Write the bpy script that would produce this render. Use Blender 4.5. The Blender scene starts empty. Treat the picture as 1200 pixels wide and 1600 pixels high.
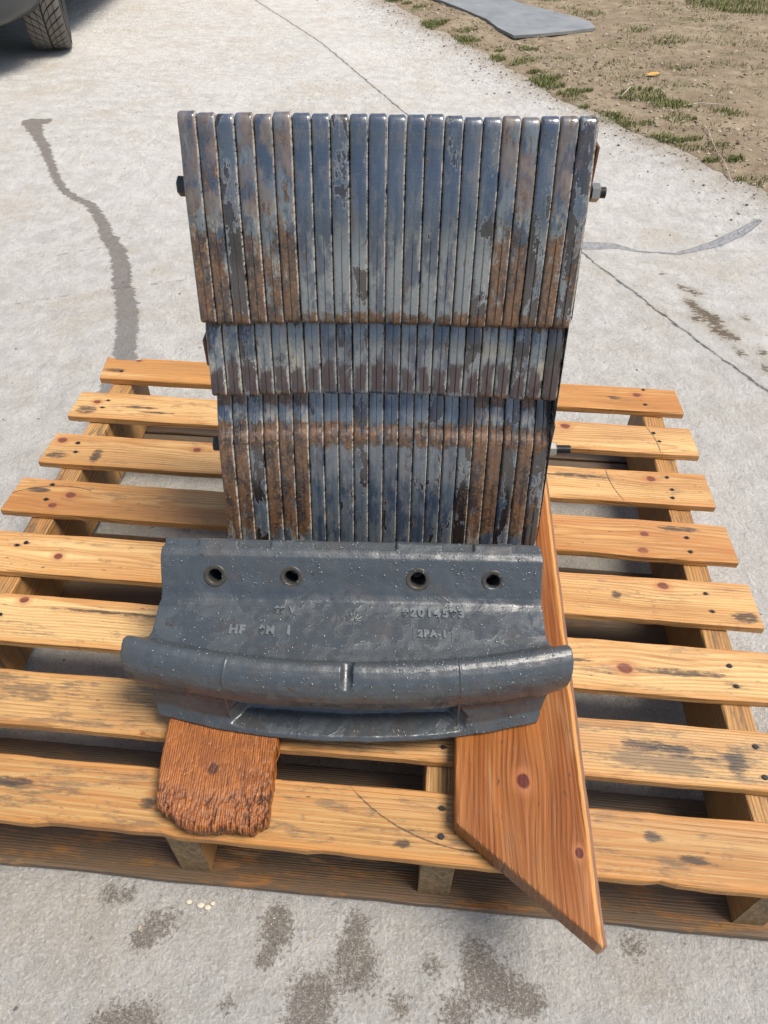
import bpy, bmesh, math, random
import numpy as np
from mathutils import Vector, Matrix, noise as mnoise
from mathutils.bvhtree import BVHTree

random.seed(7); np.random.seed(7)
sc = bpy.context.scene
COL = sc.collection
R = math.radians

# ------------------------------------------------------------------ camera
CAM_H = 1.09
PITCH, ROLL = R(45.07), R(0.836)
fw = Vector((0, math.cos(PITCH), -math.sin(PITCH)))
rt = Vector((1, 0, 0)); up = rt.cross(fw)
ca = rt * math.cos(ROLL) + up * math.sin(ROLL)
cb = up * math.cos(ROLL) - rt * math.sin(ROLL)
cam = bpy.data.cameras.new('camera'); camo = bpy.data.objects.new('camera', cam); COL.objects.link(camo)
camo.matrix_world = Matrix(((ca.x, cb.x, -fw.x, 0), (ca.y, cb.y, -fw.y, 0), (ca.z, cb.z, -fw.z, CAM_H), (0, 0, 0, 1)))
cam.sensor_fit = 'HORIZONTAL'; cam.sensor_width = 36; cam.lens = 36 * 1120 / 1200
cam.clip_start = 0.02; cam.clip_end = 500
sc.camera = camo

# ------------------------------------------------------------------ light
SUN_EL, SUN_AZ = R(65), R(74)          # azimuth measured from straight behind the camera towards the right
sdir = Vector((math.cos(SUN_EL) * math.sin(SUN_AZ), -math.cos(SUN_EL) * math.cos(SUN_AZ), math.sin(SUN_EL)))
w = bpy.data.worlds.new('World'); sc.world = w; w.use_nodes = True
nt = w.node_tree; nt.nodes.clear()
sky = nt.nodes.new('ShaderNodeTexSky'); sky.sky_type = 'NISHITA'; sky.sun_disc = False
sky.sun_elevation = SUN_EL
sky.sun_rotation = math.atan2(sdir.x, sdir.y)
sky.air_density = 1.0; sky.dust_density = 3.0; sky.ozone_density = 1.0
bg = nt.nodes.new('ShaderNodeBackground'); bg.inputs[1].default_value = 0.15
wo = nt.nodes.new('ShaderNodeOutputWorld')
nt.links.new(sky.outputs[0], bg.inputs[0]); nt.links.new(bg.outputs[0], wo.inputs[0])
sun = bpy.data.lights.new('sun', 'SUN'); sun.energy = 4.1; sun.angle = R(24); sun.color = (1, 0.93, 0.82)
suno = bpy.data.objects.new('sun', sun); COL.objects.link(suno)
suno.rotation_euler = sdir.to_track_quat('Z', 'Y').to_euler()
sc.view_settings.view_transform = 'Standard'; sc.view_settings.look = 'None'
sc.view_settings.gamma = 1; sc.view_settings.use_curve_mapping = False
sc.view_settings.exposure = 0.2

# ------------------------------------------------------------------ helpers
def tag(o, label=None, cat=None, kind=None, group=None):
    if label: o['label'] = label
    if cat: o['category'] = cat
    if kind: o['kind'] = kind
    if group: o['group'] = group
    return o

def empty(name, loc=(0, 0, 0), rz=0.0):
    o = bpy.data.objects.new(name, None); COL.objects.link(o)
    o.location = loc; o.rotation_euler = (0, 0, rz); o.empty_display_size = 0.05
    return o

def link(name, me, mat=None, parent=None, smooth=False):
    o = bpy.data.objects.new(name, me); COL.objects.link(o)
    if mat is not None and not me.materials: me.materials.append(mat)
    if parent is not None: o.parent = parent
    if smooth: me.shade_smooth()
    return o

def mesh_py(name, v, f):
    me = bpy.data.meshes.new(name); me.from_pydata([tuple(p) for p in v], [], f); me.update(); return me

def bm_mesh(name, bm):
    bmesh.ops.recalc_face_normals(bm, faces=bm.faces)
    me = bpy.data.meshes.new(name); bm.to_mesh(me); bm.free(); return me

def box_bm(bm, x0, x1, y0, y1, z0, z1, bev=0.0, seg=1):
    m = bmesh.ops.create_cube(bm, size=1)
    vs = m['verts']
    for v in vs:
        v.co = Vector((x0 if v.co.x < 0 else x1, y0 if v.co.y < 0 else y1, z0 if v.co.z < 0 else z1))
    if bev > 0:
        es = list({e for v in vs for e in v.link_edges})
        bmesh.ops.bevel(bm, geom=es, offset=bev, segments=seg, affect='EDGES', profile=0.5)

def cyl_bm(bm, p0, p1, r0, r1=None, seg=16, caps=True):
    if r1 is None: r1 = r0
    p0, p1 = Vector(p0), Vector(p1); d = p1 - p0
    q = d.to_track_quat('Z', 'Y').to_matrix().to_4x4()
    M = Matrix.Translation((p0 + p1) / 2) @ q
    bmesh.ops.create_cone(bm, cap_ends=caps, segments=seg, radius1=r0, radius2=r1, depth=d.length, matrix=M)

def evaluated(o):
    dg = bpy.context.evaluated_depsgraph_get(); dg.update()
    return bpy.data.meshes.new_from_object(o.evaluated_get(dg))

def sstep(a, b, x):
    t = np.clip((x - a) / (b - a), 0, 1); return t * t * (3 - 2 * t)

# node helper
class NB:
    def __init__(s, name):
        s.m = bpy.data.materials.new(name); s.m.use_nodes = True
        s.t = s.m.node_tree; s.t.nodes.clear()
        s.out = s.n('OutputMaterial'); s.b = s.n('BsdfPrincipled'); s.l(s.b.outputs[0], s.out.inputs[0])
    def n(s, t): return s.t.nodes.new('ShaderNode' + t)
    def l(s, a, b): s.t.links.new(a, b)
    def put(s, sock, v):
        if hasattr(v, 'is_output') or isinstance(v, bpy.types.NodeSocket): s.l(v, sock)
        elif isinstance(v, (tuple, list)):
            sock.default_value = tuple(v) + (1,) if len(sock.default_value) == 4 and len(v) == 3 else v
        else: sock.default_value = v
    def obj(s): return s.n('TexCoord').outputs['Object']
    def sep(s, v):
        x = s.n('SeparateXYZ'); s.l(v, x.inputs[0]); return x.outputs
    def comb(s, x, y, z):
        c = s.n('CombineXYZ')
        for i, v in enumerate((x, y, z)): s.put(c.inputs[i], v)
        return c.outputs[0]
    def vm(s, op, a, b):
        m = s.n('VectorMath'); m.operation = op; s.put(m.inputs[0], a); s.put(m.inputs[1], b); return m.outputs[0]
    def ma(s, op, a, b=0.0, c=None, clamp=False):
        m = s.n('Math'); m.operation = op; m.use_clamp = clamp
        s.put(m.inputs[0], a); s.put(m.inputs[1], b)
        if c is not None: s.put(m.inputs[2], c)
        return m.outputs[0]
    def ss(s, x, a, b):
        m = s.n('MapRange'); m.interpolation_type = 'SMOOTHSTEP'
        s.put(m.inputs[0], x); m.inputs[1].default_value = a; m.inputs[2].default_value = b
        if a > b:
            m.inputs[1].default_value = b; m.inputs[2].default_value = a
            m.inputs[3].default_value = 1; m.inputs[4].default_value = 0
        return m.outputs[0]
    def noise(s, v, scale=1.0, detail=3, rough=0.5, dist=0.0, color=False):
        m = s.n('TexNoise'); s.l(v, m.inputs['Vector']); m.inputs['Scale'].default_value = scale
        m.inputs['Detail'].default_value = detail; m.inputs['Roughness'].default_value = rough
        m.inputs['Distortion'].default_value = dist
        return m.outputs[1 if color else 0]
    def voro(s, v, scale, feature='F1', out=0):
        m = s.n('TexVoronoi'); m.feature = feature; s.l(v, m.inputs['Vector']); m.inputs['Scale'].default_value = scale
        return m.outputs[out]
    def mix(s, f, a, b, mode='MIX'):
        m = s.n('Mix'); m.data_type = 'RGBA'; m.blend_type = mode
        s.put(m.inputs[0], f); s.put(m.inputs[6], a); s.put(m.inputs[7], b); return m.outputs[2]
    def attr(s, name, typ='GEOMETRY'):
        a = s.n('Attribute'); a.attribute_type = typ; a.attribute_name = name; return a.outputs['Fac']
    def rnd(s): return s.n('ObjectInfo').outputs['Random']
    def bump(s, h, dist, strength=1.0, nrm=None):
        b = s.n('Bump'); b.inputs['Strength'].default_value = strength; b.inputs['Distance'].default_value = dist
        s.l(h, b.inputs['Height'])
        if nrm is not None: s.l(nrm, b.inputs['Normal'])
        return b.outputs[0]
    def fin(s, col, rough, nrm=None, metal=0.0, spec=0.5):
        s.put(s.b.inputs['Base Color'], col); s.put(s.b.inputs['Roughness'], rough)
        s.put(s.b.inputs['Metallic'], metal); s.put(s.b.inputs['Specular IOR Level'], spec)
        if nrm is not None: s.l(nrm, s.b.inputs['Normal'])
        return s.m

# ------------------------------------------------------------------ materials
def wood_mat(name, early=(0.62, 0.40, 0.17), late=(0.34, 0.135, 0.034), knots=(), arcs=(), grey=0.3, freq=190, seed=0.0,
             axis=(0.0, 0.03, 0.02), wet=0.0, knotcol=(0.085, 0.026, 0.014), rough=0.55, stains=(), lateamt=0.55, warm=0.3, grain=0.0017, half=None, endcol=(0.16, 0.115, 0.07), endamt=0.6, strip=None, width=None):
    """grain runs along local X; knots: (x, y, r); arcs: (cx, cy, rad, a0, a1) saw marks; stains: (x, y, rx, ry)"""
    b = NB(name); P = b.obj(); x, y, z = b.sep(P)[:3]
    rn = b.ma('ADD', b.ma('MULTIPLY', b.rnd(), 17.0), seed)
    vy = y
    kmask = None; halo = None
    for (kx, ky, kr) in knots:
        dx = b.ma('SUBTRACT', x, kx); dy = b.ma('SUBTRACT', y, ky)
        q = b.ma('ADD', b.ma('POWER', b.ma('DIVIDE', dx, kr * 6), 2), b.ma('POWER', b.ma('DIVIDE', dy, kr * 2.4), 2))
        g = b.ma('DIVIDE', 1.0, b.ma('ADD', q, 1.0))
        vy = b.ma('SUBTRACT', vy, b.ma('MULTIPLY', b.ma('MULTIPLY', dy, g), 0.85))
        wob = b.ma('MULTIPLY', b.noise(P, 90, 2), 0.55)
        e = b.ma('ADD', b.ma('SQRT', b.ma('ADD', b.ma('POWER', b.ma('DIVIDE', dx, kr * 1.25), 2), b.ma('POWER', b.ma('DIVIDE', dy, kr), 2))), wob)
        k = b.ss(e, 1.42, 1.05); h = b.ss(e, 2.9, 1.1)
        kmask = k if kmask is None else b.ma('MAXIMUM', kmask, k)
        halo = h if halo is None else b.ma('MAXIMUM', halo, h)
    lf = b.noise(b.comb(b.ma('MULTIPLY', x, 2.2), b.ma('MULTIPLY', vy, 9.0), rn), 1.0, 2)
    ax, ay, az = axis
    h = b.ma('ADD', b.ma('ADD', b.ma('MULTIPLY', x, ax), az), b.ma('MULTIPLY', b.ma('SUBTRACT', lf, 0.5), 0.035))
    vz = b.ma('SUBTRACT', b.ma('ADD', h, 0.0), z)
    rr = b.ma('SQRT', b.ma('ADD', b.ma('POWER', b.ma('SUBTRACT', vy, ay), 2), b.ma('POWER', vz, 2)))
    ring = b.ma('FRACT', b.ma('MULTIPLY', rr, freq))
    ln = b.ma('MULTIPLY', b.ss(ring, 0.15, 0.86), b.ss(ring, 1.0, 0.88))
    fib = b.noise(b.comb(b.ma('MULTIPLY', x, 7.0), b.ma('MULTIPLY', vy, 420.0), b.ma('MULTIPLY', z, 420.0)), 1.0, 3, 0.6)
    med = b.noise(b.comb(b.ma('ADD', b.ma('MULTIPLY', x, 2.5), rn), b.ma('MULTIPLY', vy, 32.0), b.ma('MULTIPLY', z, 20)), 1.0, 3, 0.6)
    big = b.noise(b.comb(b.ma('ADD', b.ma('MULTIPLY', x, 4.0), rn), b.ma('MULTIPLY', y, 9.0), rn), 1.0, 3, 0.6)
    f = b.ma('MULTIPLY', ln, b.ma('MULTIPLY_ADD', big, 0.9, lateamt - 0.42), clamp=True)
    col = b.mix(f, early, late)
    col = b.mix(b.ma('MULTIPLY', b.ss(med, 0.44, 0.66), warm + 0.1), col, (0.36, 0.135, 0.036))
    wide = b.noise(b.comb(b.ma('ADD', b.ma('MULTIPLY', x, 1.4), rn), b.ma('MULTIPLY', vy, 14.0), 4.0), 1.0, 4, 0.6)
    col = b.mix(b.ma('MULTIPLY', b.ss(wide, 0.47, 0.66), 0.45), col, (0.33, 0.155, 0.05))
    col = b.mix(b.ma('MULTIPLY', b.ss(wide, 0.46, 0.30), 0.35), col, (0.78, 0.56, 0.28))
    col = b.mix(b.ma('MULTIPLY', b.ss(fib, 0.5, 0.7), 0.5), col, tuple(c * 0.5 for c in late))
    # weathering: grey smears, dark flecks
    gs = b.noise(b.comb(b.ma('MULTIPLY_ADD', x, 9.0, rn), b.ma('MULTIPLY', y, 42.0), 1.7), 1.0, 9, 0.78)
    gm = b.ma('MULTIPLY', b.ss(b.ma('ADD', gs, (grey - 0.3) * 0.3), 0.56, 0.66), 0.8 * min(1, grey + 0.3))
    col = b.mix(gm, col, (0.10, 0.075, 0.05))
    sc1 = b.noise(b.comb(b.ma('MULTIPLY_ADD', x, 5.0, rn), b.ma('MULTIPLY', vy, 260.0), 7.7), 1.0, 3, 0.6)
    col = b.mix(b.ma('MULTIPLY', b.ss(sc1, 0.66, 0.72), 0.6), col, (0.13, 0.06, 0.022))
    dirt_ = b.noise(b.comb(b.ma('MULTIPLY_ADD', x, 25.0, rn), b.ma('MULTIPLY', y, 45.0), 9.1), 1.0, 6, 0.75)
    col = b.mix(b.ma('MULTIPLY', b.ss(dirt_, 0.57, 0.68), 0.35 + 0.4 * grey), col, (0.16, 0.10, 0.055))
    fl = b.noise(b.comb(b.ma('MULTIPLY', x, 60.0), b.ma('MULTIPLY', y, 160.0), rn), 1.0, 2, 0.5)
    col = b.mix(b.ma('MULTIPLY', b.ss(fl, 0.70, 0.78), 0.8), col, (0.06, 0.035, 0.025))
    for (sx, sy, rx, ry) in stains:
        e = b.ma('ADD', b.ma('POWER', b.ma('DIVIDE', b.ma('SUBTRACT', x, sx), rx), 2), b.ma('POWER', b.ma('DIVIDE', b.ma('SUBTRACT', y, sy), ry), 2))
        sm = b.ss(b.ma('ADD', e, b.ma('MULTIPLY', b.noise(b.comb(b.ma('MULTIPLY', x, 45), b.ma('MULTIPLY', y, 160), 0.0), 1.0, 8, 0.8), 3.4)), 2.45, 1.75)
        col = b.mix(b.ma('MULTIPLY', sm, 0.85), col, (0.035, 0.028, 0.025))
    for (cx, cy, rad, x0, x1, y0, y1) in arcs:
        dx = b.ma('SUBTRACT', x, cx); dy = b.ma('SUBTRACT', y, cy)
        d = b.ma('ABSOLUTE', b.ma('SUBTRACT', b.ma('SQRT', b.ma('ADD', b.ma('POWER', dx, 2), b.ma('POWER', dy, 2))), rad))
        m_ = b.ss(b.ma('ADD', d, b.ma('MULTIPLY', b.noise(P, 260, 2), 0.0022)), 0.0028, 0.0014)
        win = b.ma('MULTIPLY', b.ma('MULTIPLY', b.ma('GREATER_THAN', x, x0), b.ma('LESS_THAN', x, x1)), b.ma('MULTIPLY', b.ma('GREATER_THAN', y, y0), b.ma('LESS_THAN', y, y1)))
        col = b.mix(b.ma('MULTIPLY', b.ma('MULTIPLY', m_, win), 0.8), col, (0.03, 0.022, 0.02))
    if kmask is not None:
        col = b.mix(b.ma('MULTIPLY', halo, 0.6), col, (0.34, 0.13, 0.045))
        kn = b.mix(b.noise(P, 260, 3), knotcol, tuple(c * 2.6 for c in knotcol))
        col = b.mix(kmask, col, kn)
    if width is not None:      # slat edges have stayed darker amber
        ya = b.ma('ADD', b.ma('ABSOLUTE', y), b.ma('MULTIPLY', b.ma('SUBTRACT', b.noise(b.comb(b.ma('MULTIPLY_ADD', x, 6.0, rn), y, 2.0), 1.0, 4, 0.7), 0.5), 0.03))
        col = b.mix(b.ma('MULTIPLY', b.ss(ya, width / 2 - 0.014, width / 2 - 0.001), 0.55), col, (0.44, 0.19, 0.045))
    if strip is not None:      # taken-off arris: painted highlight stripe, then a darker grey-brown side strip
        yn = b.ma('ADD', y, b.ma('MULTIPLY', b.ma('SUBTRACT', b.noise(P, 30, 3), 0.5), 0.004))
        col = b.mix(b.ma('MULTIPLY', b.ss(yn, strip + 0.0115, strip + 0.0095), 0.75), col, b.mix(fib, (.66, .36, .11), (.42, .19, .05)))
        col = b.mix(b.ma('MULTIPLY', b.ss(yn, strip + 0.0062, strip + 0.0050), 0.85), col, b.mix(b.noise(P, 70, 4), (.20, .10, .07), (.09, .05, .04)))
    if half is not None:
        em = b.ss(b.ma('ABSOLUTE', x), half - 0.0016, half - 0.0006)
        en = b.noise(P, 160, 4, 0.7)
        col = b.mix(b.ma('MULTIPLY', em, endamt), col, b.mix(b.ss(en, 0.35, 0.65), tuple(c * 0.35 for c in endcol), endcol))
    if wet > 0: col = b.mix(1.0, col, (1 - wet * 0.35, 1 - wet * 0.5, 1 - wet * 0.62), 'MULTIPLY')
    hgt = b.ma('ADD', b.ma('MULTIPLY', fib, 0.8), b.ma('MULTIPLY', ln, 0.5))
    hgt = b.ma('ADD', hgt, b.ma('MULTIPLY', med, 1.0))
    return b.fin(col, b.ma('MULTIPLY_ADD', fib, 0.25, rough - 0.12), b.bump(hgt, grain, 0.8), spec=0.4)

M = {}
# dark cast/painted iron of the weights
def weight_mat():
    b = NB('painted_cast_iron'); P = b.obj(); x, y, z = b.sep(P)[:3]
    rn = b.ma('MULTIPLY', b.rnd(), 31.0)
    rust = b.attr('rust', 'OBJECT'); dark = b.attr('dark', 'OBJECT'); u = b.attr('face_u')
    au = b.ma('ABSOLUTE', u)
    S = b.comb(b.ma('MULTIPLY', x, 1.0), rn, b.ma('MULTIPLY', z, 0.42))
    Siso = b.comb(x, rn, z)
    big = b.noise(S, 26, 4, 0.62); mid = b.noise(S, 90, 4, 0.65); fine = b.noise(Siso, 420, 3, 0.6)
    brush = b.noise(b.comb(b.ma('MULTIPLY', x, 25.0), rn, b.ma('MULTIPLY', z, 700.0)), 1.0, 2, 0.5)
    col = b.mix(mid, (0.024, 0.037, 0.060), (0.044, 0.063, 0.092))
    topz = b.ss(z, 0.70, 0.78)
    col = b.mix(b.ma('MULTIPLY', b.ss(brush, 0.42, 0.62), b.ma('MULTIPLY_ADD', topz, 0.35, 0.25)), col, (0.022, 0.032, 0.055))
    # purplish haze where the reflection-bright top film ends
    def band(c, hw_, soft):
        return b.ss(b.ma('ABSOLUTE', b.ma('SUBTRACT', z, c)), hw_ + soft, hw_)
    ms = b.noise(S, 62, 6, 0.74); fs = b.noise(Siso, 260, 6, 0.8)
    # patchy chalky pale paint, also painting in grey ground reflection low on the top step
    lowp = b.ma('MAXIMUM', b.ss(z, 0.745, 0.69), b.ma('MULTIPLY', rust, 0.9))
    low_shade = b.ma('MULTIPLY_ADD', b.ss(z, 0.46, 0.50), 0.55, 0.45)  # pale paint cut back below: reflected darkness painted into the lower step
    pale = b.ma('MULTIPLY', b.ma('MULTIPLY', b.ss(b.ma('ADD', big, b.ma('MULTIPLY', b.ma('SUBTRACT', ms, 0.5), 0.5)), 0.40, 0.52), lowp), low_shade)
    col = b.mix(pale, col, b.mix(fs, (0.075, 0.094, 0.104), (0.19, 0.215, 0.22)))
    cream = b.ma('MULTIPLY', rust, b.ma('MULTIPLY', b.ss(ms, 0.48, 0.58), 0.85))
    col = b.mix(cream, col, b.mix(fs, (0.16, 0.15, 0.12), (0.40, 0.36, 0.28)))
    # flaked dark patches with a thin pale rim
    dv_ = b.ma('ADD', b.noise(S, 34, 6, 0.66, 0.3), b.ma('MULTIPLY', dark, b.ma('MULTIPLY_ADD', b.ss(z, 0.76, 0.62), 0.08, 0.20)))
    dk = b.ss(dv_, 0.712, 0.722)
    rim = b.ma('MULTIPLY', b.ss(dv_, 0.695, 0.712), b.ma('SUBTRACT', 1.0, dk))
    col = b.mix(b.ma('MULTIPLY', rim, 0.5), col, (0.30, 0.32, 0.32))
    col = b.mix(dk, col, b.mix(fs, (0.010, 0.009, 0.010), (0.030, 0.022, 0.020)))
    # flat brown film at the tops of the rusty ones
    brn = b.ss(b.ma('ADD', b.ma('ADD', ms, b.ma('MULTIPLY', b.ma('MULTIPLY', topz, rust), 0.16)), b.ma('MULTIPLY', b.ma('SUBTRACT', fs, 0.5), 0.25)), 0.58, 0.66)
    col = b.mix(b.ma('MULTIPLY', brn, b.ma('MULTIPLY_ADD', rust, 0.6, 0.2)), col, b.mix(b.ss(mid, 0.35, 0.65), (0.038, 0.020, 0.017), (0.115, 0.070, 0.050)))
    # gold-brown rust runs
    up_low = b.ss(z, 0.775, 0.63); up_foot = band(0.610, 0.004, 0.018)
    lowb = band(0.437, 0.006, 0.020); low2 = band(0.365, 0.045, 0.06); under = band(0.492, 0.010, 0.012)
    amt = b.ma('MULTIPLY', b.ma('MAXIMUM', b.ma('MULTIPLY', up_low, b.ss(z, 0.60, 0.605)), low2), b.ma('MULTIPLY', rust, 0.20))
    amt = b.ma('MAXIMUM', amt, b.ma('MULTIPLY', up_foot, 0.20))
    amt = b.ma('MAXIMUM', amt, b.ma('MULTIPLY', lowb, 0.20))
    amt = b.ma('MAXIMUM', amt, b.ma('MULTIPLY', under, b.ma('MULTIPLY', rust, 0.22)))
    amt = b.ma('ADD', amt, b.ma('MULTIPLY', rust, 0.065))
    S2 = b.comb(x, b.ma('ADD', rn, 4.0), b.ma('MULTIPLY', z, 0.45))
    on = b.ma('ADD', b.noise(S2, 62, 9, 0.80), b.ma('MULTIPLY', b.ma('SUBTRACT', fs, 0.5), 0.22))
    orr = b.ss(b.ma('ADD', on, amt), 0.625, 0.660)
    ocol = b.mix(b.ss(ms, 0.40, 0.58), (0.014, 0.007, 0.005), (0.105, 0.040, 0.009))
    ocol = b.mix(b.ma('MULTIPLY', b.ss(fs, 0.50, 0.64), 0.65), ocol, (0.30, 0.17, 0.05))
    col = b.mix(b.ma('MULTIPLY', orr, 0.92), col, ocol)
    # purple-brown worn contact pad at the foot of the middle step
    hgt_ = b.ma('MULTIPLY_ADD', b.rnd(), 0.012, 0.534)
    pz = b.ma('MULTIPLY', b.ss(b.ma('ADD', z, b.ma('MULTIPLY', b.ma('SUBTRACT', ms, 0.5), 0.05)), hgt_, b.ma('SUBTRACT', hgt_, 0.004)) if False else b.ss(b.ma('ADD', b.ma('SUBTRACT', z, hgt_), b.ma('MULTIPLY', b.ma('SUBTRACT', ms, 0.5), 0.06)), 0.006, -0.004), b.ss(b.ma('ADD', z, b.ma('MULTIPLY', b.ma('SUBTRACT', fs, 0.5), 0.012)), 0.504, 0.510))
    pad = b.ma('MULTIPLY', pz, b.ss(b.ma('ADD', au, b.ma('MULTIPLY', b.ma('SUBTRACT', ms, 0.5), 1.6)), 0.98, 0.72))
    col = b.mix(b.ma('MULTIPLY', pad, 0.9), col, b.mix(fs, (0.018, 0.009, 0.009), (0.055, 0.024, 0.020)))
    # rust film low down just under the pad
    # worn arrises: right ones painted sunlit bright, left ones painted dark as gap shade
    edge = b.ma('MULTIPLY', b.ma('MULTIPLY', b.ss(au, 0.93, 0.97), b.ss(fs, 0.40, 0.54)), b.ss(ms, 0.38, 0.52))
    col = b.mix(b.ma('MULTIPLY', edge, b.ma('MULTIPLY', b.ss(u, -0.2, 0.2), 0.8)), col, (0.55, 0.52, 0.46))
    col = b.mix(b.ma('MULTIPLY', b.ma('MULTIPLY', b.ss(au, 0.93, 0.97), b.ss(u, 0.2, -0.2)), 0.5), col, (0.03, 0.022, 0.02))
    rg = b.ma('ADD', b.ma('MULTIPLY', b.ma('MAXIMUM', b.ma('MAXIMUM', orr, brn), pad), 0.30), b.ma('MULTIPLY', fine, 0.18))
    rg = b.ma('ADD', rg, 0.16)
    h = b.ma('ADD', b.ma('MULTIPLY', brush, 0.25), b.ma('MULTIPLY', fine, b.ma('MULTIPLY_ADD', orr, 0.9, 0.25)))
    h = b.ma('SUBTRACT', h, b.ma('MULTIPLY', dk, 0.5))
    h = b.ma('ADD', h, b.ma('MULTIPLY', big, 1.2))
    h = b.ma('ADD', h, b.ma('MULTIPLY', orr, 0.35))
    b.put(b.b.inputs['Coat Weight'], b.ma('MULTIPLY_ADD', b.ma('MAXIMUM', orr, pad), -0.5, 0.8)); b.b.inputs['Coat Roughness'].default_value = 0.10; b.b.inputs['Coat IOR'].default_value = 1.6
    return b.fin(col, rg, b.bump(h, 0.0006, 0.8), spec=0.7)
M['weight'] = weight_mat()

def cast_mat():
    b = NB('wet_grey_cast_iron'); P = b.obj(); x, y, z = b.sep(P)[:3]
    big = b.noise(P, 11, 4, 0.6, 0.4); mid = b.noise(P, 55, 4, 0.65); fine = b.noise(P, 330, 3, 0.6)
    col = b.mix(mid, (0.036, 0.044, 0.051), (0.060, 0.070, 0.077))
    wetm = b.ma('MULTIPLY', b.ss(b.noise(P, 30, 4, 0.6, 0.5), 0.48, 0.50), b.ss(z, 0.115, 0.098))          # films of water with a sharp outline
    col = b.mix(b.ma('MULTIPLY', wetm, 0.5), col, (0.034, 0.041, 0.047))
    # brown dirt on the front of the lip
    geo = b.n('NewGeometry'); nz = b.sep(geo.outputs['Normal'])
    front = b.ma('MULTIPLY', b.ss(nz[2], 0.50, 0.15), b.ss(z, 0.100, 0.080))
    front = b.ma('MULTIPLY', front, 1.0)
    col = b.mix(b.ma('MULTIPLY', b.ma('MULTIPLY', front, b.ss(mid, 0.3, 0.6)), 0.35), col, (0.080, 0.066, 0.052))
    side = b.ma('MULTIPLY', b.ss(x, 0.08, 0.2), b.ss(nz[2], 0.3, 0.0))
    col = b.mix(b.ma('MULTIPLY', b.ma('MULTIPLY', side, b.ss(big, 0.4, 0.6)), 0.6), col, (0.085, 0.052, 0.034))
    col = b.mix(b.ma('MULTIPLY', b.ss(b.noise(P, 18, 6, 0.75), 0.50, 0.64), 0.55), col, (0.062, 0.056, 0.050))
    col = b.mix(b.ma('MULTIPLY', b.ss(b.noise(P, 26, 6, 0.75), 0.56, 0.66), 0.3), col, (0.095, 0.108, 0.12))
    fl = b.ss(b.ma('ADD', b.noise(P, 60, 5, 0.75), b.ma('MULTIPLY', b.ss(nz[2], 0.75, 0.3), 0.03)), 0.655, 0.67)
    col = b.mix(fl, col, (0.05, 0.03, 0.022))
    rg = b.ma('ADD', b.ma('MULTIPLY', wetm, -0.12), b.ma('MULTIPLY_ADD', fine, 0.2, 0.27))
    h = b.ma('ADD', b.ma('MULTIPLY', fine, b.ma('MULTIPLY_ADD', wetm, -0.7, 0.9)), b.ma('MULTIPLY', mid, 1.2))
    h = b.ma('ADD', h, b.ma('MULTIPLY', wetm, 0.6))
    h = b.ma('SUBTRACT', h, b.ma('MULTIPLY', fl, 0.9))
    return b.fin(col, rg, b.bump(h, 0.00045, 0.9), spec=0.65)
M['cast'] = cast_mat()

M['letter'] = None
def simple(name, c, rough, metal=0.0, var=0.3, sc_=60, spec=0.5, bumpd=0.0004):
    b = NB(name); P = b.obj(); n = b.noise(P, sc_, 4, 0.6)
    col = b.mix(n, tuple(k * (1 - var) for k in c), tuple(min(1, k * (1 + var)) for k in c))
    return b.fin(col, rough, b.bump(n, bumpd, 0.6), metal, spec)
M['steel'] = simple('zinc_steel', (0.30, 0.30, 0.28), 0.32, 0.85)
M['black_steel'] = simple('black_bolt_steel', (0.03, 0.03, 0.033), 0.4, 0.3)
M['rust_steel'] = simple('rusty_plate_steel', (0.12, 0.05, 0.03), 0.7, 0.1, 0.6, 120)
M['ring'] = simple('dirty_bore_rim', (0.055, 0.048, 0.038), 0.35, 0.2, 0.6, 200)
M['letter'] = simple('worn_highlit_letters', (0.105, 0.12, 0.13), 0.4, 0, 0.35, 150)  # worn tops, lightened to paint in the highlights of the relief
M['nail'] = simple('dark_nail', (0.02, 0.018, 0.02), 0.5, 0.4)
M['rubber'] = simple('grey_rubber_mat', (0.20, 0.205, 0.20), 0.45, 0, 0.55, 7)
M['tyre'] = simple('dusty_tyre_rubber', (0.16, 0.145, 0.125), 0.8, 0, 0.3, 30)
M['groove'] = simple('tyre_groove', (0.012, 0.012, 0.012), 0.9)
M['tread_side'] = simple('tyre_sidewall', (0.02, 0.02, 0.02), 0.7)
M['carpaint'] = simple('dark_grey_car_paint', (0.055, 0.058, 0.062), 0.35, 0.3, 0.1, 20, 0.6, 0.0)
M['plastic'] = simple('black_trim', (0.02, 0.02, 0.022), 0.4)
M['chrome'] = simple('chrome_trim', (0.7, 0.7, 0.7), 0.15, 1.0, 0.05)
M['glass'] = simple('dark_car_glass', (0.01, 0.012, 0.014), 0.05, 0, 0.1, 10, 0.8, 0.0)
def water_mat():
    b = NB('clear_water'); b.put(b.b.inputs['Transmission Weight'], 0.55)
    b.put(b.b.inputs['IOR'], 1.4)
    return b.fin((0.16, 0.18, 0.20), 0.03, None, 0.0, 0.9)
M['water'] = water_mat()

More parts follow.
